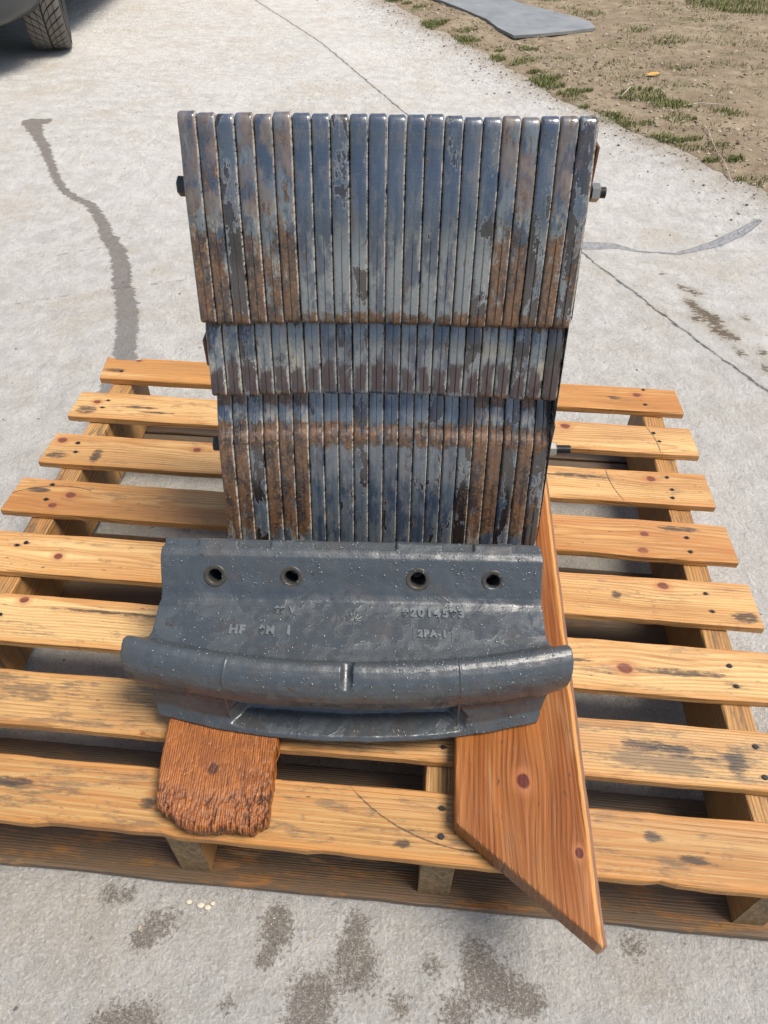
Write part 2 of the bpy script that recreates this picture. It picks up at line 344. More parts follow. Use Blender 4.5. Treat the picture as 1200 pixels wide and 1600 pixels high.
# ------------------------------------------------------------------ ground
JOINT = [(-6.0, 18.5), (-1.003, 6.42), (-0.439, 5.194), (0.034, 3.927), (0.664, 2.315), (0.78, 2.037), (0.895, 1.768), (0.995, 1.55), (1.6, 0.1), (3, -3)]
EDGE = [(-4.6, 18.5), (-0.40, 7.2), (-0.104, 6.484), (0.206, 5.577), (0.462, 5.042), (0.674, 4.535), (0.919, 3.918), (1.092, 3.506), (1.32, 3.16), (1.466, 2.829), (2.2, 1.4), (3.6, -2)]
TRL = [(-1.6, 3.6, 0.04), (-1.649, 3.588, 0.05), (-1.565, 3.417, 0.028), (-1.479, 3.266, 0.024), (-1.372, 3.039, 0.02), (-1.278, 2.854, 0.018), (-1.2, 2.75, 0.019), (-1.116, 2.681, 0.022), (-1.054, 2.592, 0.022), (-0.98, 2.438, 0.026), (-0.909, 2.317, 0.029), (-0.86, 2.189, 0.03), (-0.823, 2.058, 0.032), (-0.785, 1.96, 0.033), (-0.752, 1.858, 0.033), (-0.724, 1.715, 0.033), (-0.706, 1.643, 0.034), (-0.7, 1.45, 0.035)]
TRR = [(0.55, 2.385, .035), (0.692, 2.403, .033), (0.783, 2.418, .022), (0.862, 2.384, .006), (0.995, 2.383, .008), (1.154, 2.469, .022), (1.276, 2.562, .022), (1.36, 2.63, .012)]
def poly_dist(X, Y, pts, signed=False):
    best = np.full(X.shape, 1e9); wid = np.zeros(X.shape); sg = np.ones(X.shape)
    for a, c in zip(pts[:-1], pts[1:]):
        ax, ay = a[:2]; dx, dy = c[0] - ax, c[1] - ay; L2 = dx * dx + dy * dy
        t = np.clip(((X - ax) * dx + (Y - ay) * dy) / L2, 0, 1)
        d = np.hypot(X - ax - t * dx, Y - ay - t * dy)
        m = d < best; best = np.where(m, d, best)
        if len(a) > 2: wid = np.where(m, a[2] + (c[2] - a[2]) * t, wid)
        if signed: sg = np.where(m, np.sign((X - ax) * dy - (Y - ay) * dx), sg)
    if signed: return best * sg
    return (wid - best) if len(pts[0]) > 2 else best
def ground_z(X, Y):
    s = -poly_dist(X, Y, JOINT, True)      # positive to the right of the joint
    s = np.where(s * 0 + X > 0, s, s)
    e = poly_dist(X, Y, EDGE, True)
    return s, e
def nonuni(a, b, step, lo, hi, g=1.14):
    m = list(np.arange(a, b + 1e-9, step)); s = step; v = b
    while v < hi: s *= g; v += s; m.append(v)
    s = step; v = a; pre = []
    while v > lo: s *= g; v -= s; pre.append(v)
    return np.array(pre[::-1] + m)
gx = nonuni(-1.85, 1.65, 0.011, -60, 60); gy = nonuni(0.1, 3.9, 0.011, -40, 90, 1.06)
X, Y = np.meshgrid(gx, gy)
sj = poly_dist(X, Y, JOINT, True); se = poly_dist(X, Y, EDGE, True)
test = poly_dist(np.array([3.0]), np.array([4.0]), JOINT, True)[0]
if test < 0: sj = -sj; se = -se               # now positive = right-hand side
gut = np.clip(sj, 0, None); tot = gut + np.clip(-se, 0, None) + 1e-6
k = np.where(sj > 0, np.clip(gut / tot, 0, 1), 0)
Z = -0.022 * np.sin(np.pi * k) + 0.018 * sstep(0.65, 1.0, k)
Z = Z + 0.004 * (np.sin(X * 1.7 + 1) * np.sin(Y * 1.3)) * sstep(1.8, 3.0, Y)
nx, ny = len(gx), len(gy)
verts = np.stack([X, Y, Z], -1).reshape(-1, 3)
idx = np.arange(nx * ny).reshape(ny, nx)
faces = np.stack([idx[:-1, :-1], idx[:-1, 1:], idx[1:, 1:], idx[1:, :-1]], -1).reshape(-1, 4)
me = bpy.data.meshes.new('concrete_yard')
me.vertices.add(len(verts)); me.vertices.foreach_set('co', verts.ravel())
me.loops.add(faces.size); me.loops.foreach_set('vertex_index', faces.ravel().astype(np.int32))
me.polygons.add(len(faces)); me.polygons.foreach_set('loop_start', np.arange(0, faces.size, 4, dtype=np.int32))
me.update(calc_edges=True)
def fattr(name, arr):
    a = me.attributes.new(name, 'FLOAT', 'POINT'); a.data.foreach_set('value', np.ascontiguousarray(arr.ravel(), dtype=np.float32))
wetL = poly_dist(X, Y, TRL); wetR = poly_dist(X, Y, TRR)
fattr('wet_left', wetL); fattr('wet_right', wetR)
fattr('joint', sj); fattr('verge', se)
j3 = poly_dist(X, Y, [(-1.15, 1.93), (-0.9, 2.03), (-0.66, 2.10), (-0.2, 2.22), (0.6, 2.3)])
j4 = poly_dist(X, Y, [(-1.111, 2.258), (-0.96, 2.33), (-0.9, 2.36)])
fattr('crack', np.minimum(j3, j4))
blobs = [(-.296, .288, .030), (-.32, .27, .015), (-.14, .30, .022), (-.135, .275, .026), (-.15, .245, .014), (-.027, .295, .02), (-.034, .262, .024), (-.02, .235, .03),
         (-.082, .213, .032), (.128, .267, .022), (.135, .235, .026), (.166, .216, .034), (.20, .205, .02), (.343, .269, .022), (-.374, .325, .02), (-.345, .325, .012), (-.296, .18, .03), (-.34, .17, .03),
         (.07, .245, .018), (.03, .20, .02), (-.19, .2, .014), (.1, .19, .03), (-.09, .17, .04)]
st = 0.8 * sum(np.exp(-((X - a) ** 2 + (Y - c) ** 2) / r ** 2) for a, c, r in blobs)
fattr('stain', st)
mud = [(.933, 2.03, .03), (.935, 2.13, .025), (.95, 1.97, .035), (.915, 1.92, .022), (.985, 1.93, .03), (.96, 1.86, .035), (1.0, 1.83, .03), (.99, 1.74, .03), (1.03, 1.66, .03), (.9, 2.22, .02), (1.06, 1.75, .03), (1.1, 1.6, .03), (.98, 2.1, .03), (1.08, 1.95, .03)]
md = sum(np.exp(-((X - a) ** 2 + (Y - c) ** 2 * .5) / r ** 2) for a, c, r in mud)
fattr('mud', md)

def concrete_mat():
    b = NB('weathered_concrete'); P = b.obj(); x, y, z = b.sep(P)[:3]
    dist2 = b.ss(y, 0.8, 3.0)
    big = b.noise(P, 1.7, 4, 0.6); mid = b.noise(P, 14, 5, 0.65)
    brush = b.noise(b.comb(b.ma('MULTIPLY', x, 26.0), b.ma('MULTIPLY', y, 70.0), 0.0), 1.0, 6, 0.75, 0.2)
    fine = b.noise(P, 190, 4, 0.7); grit = b.noise(P, 520, 3, 0.7); pebb = b.noise(P, 150, 6, 0.8, 0.0)
    col = b.mix(b.ss(mid, 0.3, 0.7), (0.52, 0.50, 0.46), (0.70, 0.68, 0.635))
    col = b.mix(b.ma('MULTIPLY', b.ss(b.noise(P, 3.2, 6, 0.7, 0.6), 0.48, 0.66), 0.55), col, (0.52, 0.45, 0.345))
    col = b.mix(b.ma('MULTIPLY', b.ss(big, 0.5, 0.35), 0.4), col, (0.72, 0.71, 0.68))
    col = b.mix(b.ma('MULTIPLY', b.ss(brush, 0.5, 0.75), 0.35), col, (0.36, 0.34, 0.31))
    nearw = b.ss(y, 2.2, 0.7)
    col = b.mix(b.ma('MULTIPLY', b.ss(pebb, 0.50, 0.62), b.ma('MULTIPLY_ADD', nearw, 0.26, 0.12)), col, (0.28, 0.26, 0.235))
    col = b.mix(b.ma('MULTIPLY', b.ss(fine, 0.52, 0.62), b.ma('MULTIPLY_ADD', nearw, 0.45, 0.2)), col, (0.80, 0.79, 0.76))
    col = b.mix(b.ma('MULTIPLY', b.ss(b.noise(P, 60, 5, 0.75), 0.58, 0.68), 0.35), col, (0.32, 0.28, 0.235))
    spk = b.ss(b.noise(P, 38, 2, 0.5), 0.735, 0.76)
    col = b.mix(b.ma('MULTIPLY', spk, 0.8), col, (0.09, 0.08, 0.07))
    vg = b.ma('ADD', b.attr('verge'), b.ma('MULTIPLY', b.ma('SUBTRACT', b.noise(P, 5, 6, 0.75), 0.5), 0.35))
    col = b.mix(b.ma('MULTIPLY', b.ss(vg, -0.16, 0.03), 0.75), col, (0.30, 0.235, 0.16))
    col = b.mix(b.ma('MULTIPLY', b.ss(b.noise(b.comb(b.ma('MULTIPLY', x, 3.0), b.ma('MULTIPLY', y, 9.0), 1.0), 1.0, 6, 0.75, 1.0), 0.56, 0.70), 0.3), col, (0.38, 0.34, 0.28))
    col = b.mix(0.12, col, (0.80, 0.77, 0.71))
    # expansion joint and fine cracks
    wob = b.ma('MULTIPLY', b.ma('SUBTRACT', b.noise(P, 16, 4, 0.7), 0.5), 0.035)
    jd = b.ma('ABSOLUTE', b.ma('ADD', b.attr('joint'), wob))
    jm = b.ma('MULTIPLY', b.ss(b.ma('ADD', jd, b.ma('MULTIPLY', b.noise(P, 40, 6, 0.8), 0.026)), 0.020, 0.011), 0.85)
    smear = b.ma('MULTIPLY', b.ss(jd, 0.05, 0.0), b.ss(mid, 0.5, 0.7))
    col = b.mix(b.ma('MULTIPLY', smear, 0.5), col, (0.22, 0.2, 0.17))
    col = b.mix(jm, col, (0.11, 0.10, 0.085))
    cd = b.ma('ADD', b.attr('crack'), b.ma('MULTIPLY', b.ma('SUBTRACT', b.noise(P, 25, 3), 0.5), 0.02))
    cm = b.ma('MULTIPLY', b.ss(b.ma('ADD', b.ma('ABSOLUTE', cd), b.ma('MULTIPLY', b.noise(P, 30, 5, 0.8), 0.014)), 0.011, 0.006), 0.45)
    col = b.mix(cm, col, (0.2, 0.18, 0.15))
    # sandy damp patches near the front
    sn = b.ma('ADD', b.attr('stain'), b.ma('MULTIPLY', b.ma('SUBTRACT', pebb, 0.5), 2.6))
    sn = b.ma('ADD', sn, b.ma('MULTIPLY', b.ma('SUBTRACT', fine, 0.5), 0.9))
    sm = b.ss(sn, 0.38, 0.72)
    scol = b.mix(b.ss(b.ma('ADD', grit, b.ma('MULTIPLY', b.ma('SUBTRACT', fine, 0.5), 0.8)), 0.50, 0.66), (0.11, 0.085, 0.062), (0.52, 0.45, 0.35))
    col = b.mix(b.ma('MULTIPLY', sm, 0.7), col, scol)
    mn = b.ma('ADD', b.attr('mud'), b.ma('MULTIPLY', b.ma('SUBTRACT', b.noise(b.comb(b.ma('MULTIPLY', x, 40.0), b.ma('MULTIPLY', y, 80.0), 0.0), 1.0, 4, 0.7), 0.5), 2.6))
    mm = b.ss(mn, 0.75, 1.1)
    col = b.mix(b.ma('MULTIPLY', b.ss(b.attr('mud'), 0.0, 1.2), 0.4), col, (0.38, 0.31, 0.22))
    col = b.mix(b.ma('MULTIPLY', mm, 0.85), col, (0.13, 0.095, 0.055))
    # wet runs
    jag = b.ma('MULTIPLY', b.ma('SUBTRACT', b.noise(b.comb(b.ma('MULTIPLY', x, 16.0), b.ma('MULTIPLY', y, 34.0), 3.0), 1.0, 8, 0.8), 0.51), 0.085)
    wl = b.ss(b.ma('ADD', b.attr('wet_left'), jag), -0.002, 0.004)
    wr = b.ss(b.ma('ADD', b.attr('wet_right'), b.ma('MULTIPLY', jag, 0.25)), -0.001, 0.002)
    wetc = b.mix(b.ma('MULTIPLY', dist2, 0.6), (0.30, 0.285, 0.27), (0.20, 0.155, 0.115))
    col = b.mix(b.ma('MULTIPLY', wl, 0.85), col, b.mix(1.0, wetc, b.mix(mid, (0.75, 0.75, 0.75), (1, 1, 1)), 'MULTIPLY'))
    col = b.mix(b.ma('MULTIPLY', wr, 0.9), col, (0.20, 0.20, 0.205))
    rg = b.ma('MULTIPLY_ADD', b.ma('MAXIMUM', b.ma('MULTIPLY', wl, 0.25), wr), -0.6, 0.88)
    h = b.ma('ADD', b.ma('MULTIPLY', pebb, 2.2), b.ma('MULTIPLY', fine, 1.0))
    h = b.ma('ADD', h, b.ma('MULTIPLY', brush, b.ma('MULTIPLY_ADD', nearw, -0.8, 1.0)))
    h = b.ma('ADD', h, b.ma('MULTIPLY', grit, 0.4))
    h = b.ma('SUBTRACT', h, b.ma('MULTIPLY', b.ma('MAXIMUM', jm, cm), 3.0))
    h = b.ma('MULTIPLY', h, b.ma('MULTIPLY_ADD', wr, -0.9, 1.0))
    h = b.ma('ADD', h, b.ma('MULTIPLY', b.noise(P, 32, 3, 0.6), 4.0))
    return b.fin(col, rg, b.bump(h, 0.0055, 1.0), spec=0.3)
g = link('concrete_yard', me, concrete_mat(), None, True)
tag(g, kind='structure')

# dirt strip beyond the slab edge
def along(pts, t):
    L = [0]
    for a, c in zip(pts[:-1], pts[1:]): L.append(L[-1] + math.hypot(c[0] - a[0], c[1] - a[1]))
    s = t * L[-1]
    for i in range(len(pts) - 1):
        if s <= L[i + 1] or i == len(pts) - 2:
            k_ = (s - L[i]) / (L[i + 1] - L[i]); a, c = pts[i], pts[i + 1]
            return Vector((a[0] + (c[0] - a[0]) * k_, a[1] + (c[1] - a[1]) * k_, 0)), Vector((c[1] - a[1], -(c[0] - a[0]), 0)).normalized()
ew = [Vector((p[0], p[1])) for p in EDGE]
sd = [-0.01, 0.0, 0.012, 0.03, 0.055, 0.085] + list(np.cumsum([0.045 * 1.035 ** i for i in range(70)]) + 0.1)
NT = 520; dv = []; df = []
side = 1
p_, n_ = along(EDGE, 0.6)
if n_.x < 0: side = -1
def dirt_h(px, py, s):
    v = Vector((px, py, 0))
    hh = 0.020 * (mnoise.noise(v * 1.3) + 0.4) + 0.012 * mnoise.noise(v * 6) + 0.007 * mnoise.noise(v * 22) + 0.004 * mnoise.noise(v * 60)
    return 0.018 - 0.012 * max(0, 1 - (s + .01) / .02) + max(0.0, min(1, s / .25)) * (0.018 + hh)
for i in range(NT + 1):
    p, n = along(EDGE, i / NT); n = Vector((.86, .51, 0))
    jit = 0.05 * mnoise.noise(p * 3.1) + 0.03 * mnoise.noise(p * 11) + .015 * mnoise.noise(p * 40)
    for s in sd:
        q = p + n * (s + jit * max(0, 1 - s / 0.8))
        dv.append((q.x, q.y, dirt_h(q.x, q.y, s)))
ns = len(sd)
for i in range(NT):
    for j in range(ns - 1):
        a = i * ns + j; df.append((a, a + 1, a + ns + 1, a + ns))
def dirt_mat():
    b = NB('dry_stony_earth'); P = b.obj()
    big = b.noise(P, 1.6, 4, 0.65); mid = b.noise(P, 12, 5, 0.7); fine = b.noise(P, 85, 4, 0.75)
    col = b.mix(b.ss(mid, 0.3, 0.7), (0.19, 0.145, 0.095), (0.34, 0.275, 0.19))
    col = b.mix(b.ma('MULTIPLY', b.ss(big, 0.45, 0.65), 0.6), col, (0.20, 0.15, 0.10))
    col = b.mix(b.ma('MULTIPLY', b.ss(fine, 0.55, 0.7), 0.5), col, (0.42, 0.36, 0.27))
    col = b.mix(b.ma('MULTIPLY', b.ss(b.noise(P, 40, 3, 0.6), 0.62, 0.72), 0.6), col, (0.10, 0.075, 0.05))
    gr = b.ma('MULTIPLY', b.ss(b.noise(P, 2.6, 5, 0.75), 0.56, 0.68), 0.5)
    col = b.mix(gr, col, (0.10, 0.12, 0.04))
    h = b.ma('ADD', b.ma('MULTIPLY', mid, 2.0), fine)
    return b.fin(col, 0.95, b.bump(h, 0.012, 0.9), spec=0.15)
dirt = link('dirt_ground', mesh_py('dirt_ground', dv, df), dirt_mat(), None, True); tag(dirt, kind='structure')
DIRT = BVHTree.FromPolygons([Vector(v) for v in dv], df)
def dirt_z(x, y):
    h = DIRT.ray_cast(Vector((x, y, 1)), Vector((0, 0, -1)))
    return h[0].z if h[0] is not None else 0.0
def edge_s(x, y):
    v = poly_dist(np.array([x]), np.array([y]), EDGE, True)[0]
    return v if test > 0 else -v

# ------------------------------------------------------------------ pallet
YAW = R(-4.465)
PAL_TOP = 0.17
pallet = empty('wooden_pallet', (0, 0, 0), YAW)
tag(pallet, 'worn pine pallet of eight wide slats lying on the concrete', 'pallet')
PW = 0.0153
def plank_mesh(name, L, W, T, seed, n=46, wob=0.0016, slantL=0.0, slantR=0.0, chips=()):
    """rounded board, X along its length, origin at the centre of its top face minus T/2"""
    ch = 0.0018
    cs = [(-W/2 + ch, T/2), (-W/6, T/2), (W/6, T/2), (W/2 - ch, T/2), (W/2, T/2 - ch), (W/2, -T/2 + ch), (W/2 - ch, -T/2), (-W/2 + ch, -T/2), (-W/2, -T/2 + ch), (-W/2, T/2 - ch)]
    v = []; f = []; m = len(cs)
    for i in range(n + 1):
        t = i / n; x = -L/2 + L * t
        a = wob * mnoise.noise(Vector((x * 7, seed * 3.1, 0))) + wob * .5 * mnoise.noise(Vector((x * 30, seed * 3.1, 5)))
        c = wob * mnoise.noise(Vector((x * 7, seed * 3.1, 9))) + wob * .5 * mnoise.noise(Vector((x * 35, seed * 3.1, 15)))
        for (cx0, cx1, depth, sd_) in chips:
            if cx0 < x < cx1:
                if sd_ > 0: a -= depth
                else: c += depth
        zz = .0012 * mnoise.noise(Vector((x * 3, seed, 2)))
        for (yy, z) in cs:
            k_ = (yy + W/2) / W
            y2 = yy + (a if yy > 0 else c)
            xs = x + (slantL * (k_ - .5) if i == 0 else 0) + (slantR * (k_ - .5) if i == n else 0)
            if i == 0: xs += 0.001 * mnoise.noise(Vector((yy * 90, z * 90, seed)))
            v.append((xs, y2, z + zz))
    for i in range(n):
        for j in range(m):
            a = i * m + j; b2 = i * m + (j + 1) % m
            f.append((a, b2, b2 + m, a + m))
    f.append(tuple(range(m))); f.append(tuple(n * m + j for j in reversed(range(m))))
    return mesh_py(name, v, f)
ROWS = [(1.3568, 1.2721), (1.2189, 1.1322), (1.0768, 0.9881), (0.9416, 0.853), (0.8044, 0.7161), (0.6713, 0.5823), (0.5342, 0.4487), (0.4063, 0.3207)]
XL, XR = -0.7508, 0.5379
ENDS = [(-.742, .533), (-.752, .536), (-.750, .534), (-.760, .541), (-.755, .545), (-.750, .555), (-.757, .548), (-.752, .562)]
def im2plank(i, u, v):   # a pixel of the photograph -> local coordinates on the top of plank i (only used for marks that lie on it)
    ray = ca * ((u - 600) / 1120) - cb * ((v - 800) / 1120) + fw
    t = (PAL_TOP - CAM_H) / ray.z; P = Vector((0, 0, CAM_H)) + ray * t
    d = Vector((math.cos(YAW), math.sin(YAW), 0)); n = Vector((-math.sin(YAW), math.cos(YAW), 0))
    xm = (ENDS[i][0] + ENDS[i][1]) / 2; ym = sum(ROWS[i]) / 2
    return P.dot(d) - xm, P.dot(n) - ym
KN = {0: [(217, 563, .009), (995, 617, .012)], 1: [(152, 628, .010), (883, 666, .013)], 2: [(98, 687, .013), (308, 703, .010), (1017, 748, .012)],
      3: [(110, 773, .013), (82, 789, .010), (1007, 834, .010), (1005, 860, .012)], 4: [(91, 869, .010), (1036, 916, .012)], 5: [(38, 937, .010), (976, 1043, .015)],
      6: [(223, 1146, .005)], 7: []}
STN = {0: [(180, 578, .03, .010), (960, 621, .02, .01)], 1: [(135, 640, .03, .02), (220, 637, .05, .006), (245, 645, .05, .005)], 2: [(88, 710, .03, .012), (150, 712, .014, .03), (900, 742, .09, .008)],
       3: [(60, 765, .03, .01), (1060, 826, .05, .01)], 4: [(962, 929, .012, .010), (900, 975, .015, .010), (1165, 965, .03, .015)], 5: [(180, 958, .16, .005), (1060, 1050, .10, .008), (900, 1030, .04, .004)],
       6: [(1010, 1165, .05, .012), (1050, 1170, .04, .008), (1075, 1183, .06, .004), (1150, 1190, .02, .03)], 7: [(628, 1318, .014, .008), (145, 1290, .11, .006), (20, 1222, .04, .01), (1020, 1308, .018, .010), (1085, 1345, .03, .008), (230, 1255, .014, .010), (420, 1330, .03, .004)]}
NL = {0: [(190, 580), (1005, 609), (1008, 632)], 1: [(169, 626), (160, 637), (1021, 677), (1030, 690)], 2: [(122, 692), (118, 706), (1042, 746), (1050, 765), (1051, 778)],
      3: [(82, 757), (72, 780), (1073, 840), (1079, 862)], 4: [(27, 852), (41, 848), (1102, 928), (1113, 956)], 5: [(1140, 1040), (1151, 1072), (0, 960)], 6: [(1180, 1167), (1195, 1215), (692, 1168)], 7: [(690, 1263), (689, 1307)]}
ARC = {1: [(1035, 690, .05)], 2: [(960, 760, .07)], 3: [(60, 762, .11)], 7: [(620, 1300, .2)]}
AX = [(.02, .05, .03), (.03, -.02, .015), (-.02, .03, .02), (.03, .00, .006), (-.015, .01, .02), (.02, .035, .03), (-.02, -.05, .03), (.035, .01, .004)]
EC = [(.52, .27, .085), (.60, .39, .165), (.58, .365, .150), (.47, .265, .095), (.60, .38, .155), (.62, .42, .185), (.48, .305, .125), (.42, .255, .095)]
random.seed(3)
for i, (yb, yf) in enumerate(ROWS):
    x0, x1 = ENDS[i]; L = x1 - x0; W_ = yb - yf
    kn = [(*im2plank(i, u, v), r * .62) for u, v, r in KN[i]]
    stn = [(*im2plank(i, u, v), a, c) for u, v, a, c in STN.get(i, [])]
    stn += [(*im2plank(i, u, v), .009, .0045) for u, v in NL[i]]
    arcs = []
    for (u, v, rad) in ARC.get(i, []):
        cx, cy = im2plank(i, u, v)
        if i == 3: arcs.append((cx + .05, cy - .16, .17, cx - .09, cx + .10, -.05, .05))
        elif i == 7: arcs.append((cx + .10, cy + .22, .235, cx - .14, cx + .14, -.05, .05))
        else:
            sgn = 1 if i == 2 else -1
            arcs.append((cx + sgn * .16, cy + .05, .17, cx - .09, cx + .05, -.043, .043)) if i == 2 else arcs.append((cx - .20, cy - .03, .19, cx - .07, cx + .04, -.04, .04))
    mt = wood_mat('pine_slat', width=W_, half=L / 2 + .001, endamt=.35, endcol=(.4, .24, .1), early=EC[i], knots=kn, stains=stn, arcs=arcs, grey=[.25, .35, .35, .3, .35, .4, .55, .5][i], seed=i * 3.7,
                  axis=AX[i], freq=[230, 210, 180, 190, 210, 200, 230, 150][i], lateamt=[.6, .45, .5, .6, .45, .5, .45, .6][i], warm=[.5, .3, .3, .7, .3, .2, .15, .2][i])
    chips = {0: [(-L/2, -L/2 + .065, .010, 1), (.12, .19, .004, -1)], 2: [(.2, .24, .002, -1)], 7: [(-.35, -.20, .003, -1), (-.02, .03, .003, -1), (.4, .43, .004, -1)]}.get(i, [])
    me = plank_mesh('slat', L, W_, PW, i + 1.3, 64, .0022 if i != 7 else .003, slantL=[-.012, 0, .002, .004, 0, 0, 0, 0][i], slantR=[-.004, -.002, -.002, -.003, -.002, 0, 0, 0][i], chips=chips)
    o = link('slat', me, mt, pallet); o.location = ((x0 + x1) / 2, (yb + yf) / 2, PAL_TOP - PW / 2 + random.uniform(-.0008, .0008))
    # slight end cracks and nails
    for (u, v) in NL[i]:
        nxp, nyp = im2plank(i, u, v)
        bm = bmesh.new(); r_ = random.uniform(.0030, .0042)
        bmesh.ops.create_cone(bm, cap_ends=True, segments=12, radius1=r_, radius2=r_ * .86, depth=.0012, matrix=Matrix.Translation((0, 0, .0004)))
        bmesh.ops.create_cone(bm, cap_ends=True, segments=8, radius1=.0014, radius2=.0014, depth=.03, matrix=Matrix.Translation((0, 0, -.0152)))
        nm = link('nail', bm_mesh('nail', bm), M['nail'], o); nm.location = (nxp, nyp, PW / 2 + .0003)
STR_X = [(-.710, -.668), (-.304, -.262), (.028, .071), (.453, .495)]
mts = wood_mat('pine_stringer', half=(1.345 - .326) / 2, endcol=(.24, .165, .08), endamt=.85, early=(.42, .24, .09), late=(.24, .11, .035), grey=.5, freq=260, axis=(.01, .03, .04), seed=9)
end_mt = wood_mat('pine_stringer_damp', early=(.34, .23, .11), late=(.2, .11, .05), grey=.9, freq=260, axis=(.01, .03, .04), seed=19)
ZB = 0.018
for (a, c) in STR_X:
    hgt = PAL_TOP - PW - .001 - ZB
    me = plank_mesh('stringer', 1.345 - .326, c - a, hgt, a * 10, 40, .0012)
    o = link('stringer', me, mts, pallet, False); o.rotation_euler = (0, 0, math.pi / 2)
    o.location = ((a + c) / 2, (1.345 + .326) / 2 + .006, ZB + hgt / 2)
mtb = wood_mat('shaded_damp_pine', early=(.25, .125, .042), late=(.15, .068, .022), grey=.85, freq=300, lateamt=.35, axis=(.02, .0, .01), seed=5)  # front bottom board: damp brown with the shade under the slats painted in
mtc = wood_mat('gap_shade_pine', early=(.13, .088, .05), late=(.085, .052, .028), grey=.9, freq=300, lateamt=.35, axis=(.02, .0, .01), seed=8)  # darker copy for inner boards, painting in the shade seen through the gaps
for k_, (a, c) in enumerate([(.318, .412), (.422, .500), (.772, .858), (.866, .950), (1.195, 1.275), (1.282, 1.357)]):
    me = plank_mesh('bottom_board', XR - XL - .01 + (k_ == 0) * .03, c - a, ZB - .004, k_ + 40, 50, .002)
    o = link('bottom_board', me, mtb if k_ == 0 else mtc, pallet); o.location = ((XL + XR) / 2 + .004, (a + c) / 2, .003 + (ZB - .004) / 2)

# ------------------------------------------------------------------ the two support boards
BT = 0.030
ZT = PAL_TOP + .0012
def board_mat():
    return wood_mat('red_brown_softwood', strip=-.1121, early=(.215, .066, .011), late=(.105, .027, .005), knots=[(-.193, -.030, .0085), (-.277, -.092, .0050)], grey=.0, freq=170, axis=(.05, .06, .02),
                    lateamt=.42, warm=.5, rough=.30, knotcol=(.045, .008, .003), seed=2, stains=())
sup = empty('support_board', (0.165, 0.60, ZT), 0)
tag(sup, 'long red-brown board with diagonally cut tip under the right side of the bracket', 'board')
# outline (world xy), counter-clockwise
out = [(.0925, .352), (.2465, .2185), (.2525, .221), (.3030, .99), (.3025, 1.06), (.1285, 1.065), (.1010, .50)]
bm = bmesh.new()
def densify(pts, step):
    r = []
    for a, c in zip(pts, pts[1:] + pts[:1]):
        a, c = Vector(a), Vector(c); n = max(1, int((c - a).length / step))
        for q in range(n): r.append(a + (c - a) * q / n)
    return r
op = densify(out, .02)
cen = Vector((0.165, 0.60))
def ring_at(scale_in, z, jit=0.0):
    r = []
    n = len(op)
    for q in range(n):
        t = (op[(q + 1) % n] - op[q - 1]).normalized(); nrm = Vector((-t.y, t.x))
        p = op[q] + nrm * scale_in
        if p.x > .24 and scale_in > 0: pass
        r.append(bm.verts.new((p.x - cen.x + jit * mnoise.noise(Vector((p.x * 40, p.y * 40, z * 100))), p.y - cen.y, z)))
    return r
rings = [ring_at(.001, 0), ring_at(0, .002), ring_at(0, BT - .003, .001), ring_at(.0012, BT - .0008), ring_at(.003, BT)]
for ra, rb in zip(rings[:-1], rings[1:]):
    n = len(ra)
    for q in range(n): bm.faces.new((ra[q], ra[(q + 1) % n], rb[(q + 1) % n], rb[q]))
bm.faces.new(rings[-1]); bm.faces.new(list(reversed(rings[0])))
# wane: the right-hand arris is taken off along its length
for v in bm.verts:
    wx = v.co.x + cen.x; wy = v.co.y + cen.y
    ex = .2525 + (wy - .221) * (.3030 - .2525) / (.99 - .221)
    if ex - wx < .006 and v.co.z > BT * .5: v.co.x -= (.0015 if v.co.z < BT * .93 else .006) * min(1, max(.2, (wy - .21) / .03))
me = bm_mesh('board', bm)
# rotate grain to run along the board: object rotated 90 degrees with mesh counter-rotated
RZ = math.pi / 2 - math.atan2(.303 - .2525, .99 - .221)
me.transform(Matrix.Rotation(-RZ, 4, 'Z'))
o = link('plank', me, board_mat(), sup); o.rotation_euler = (0, 0, RZ)

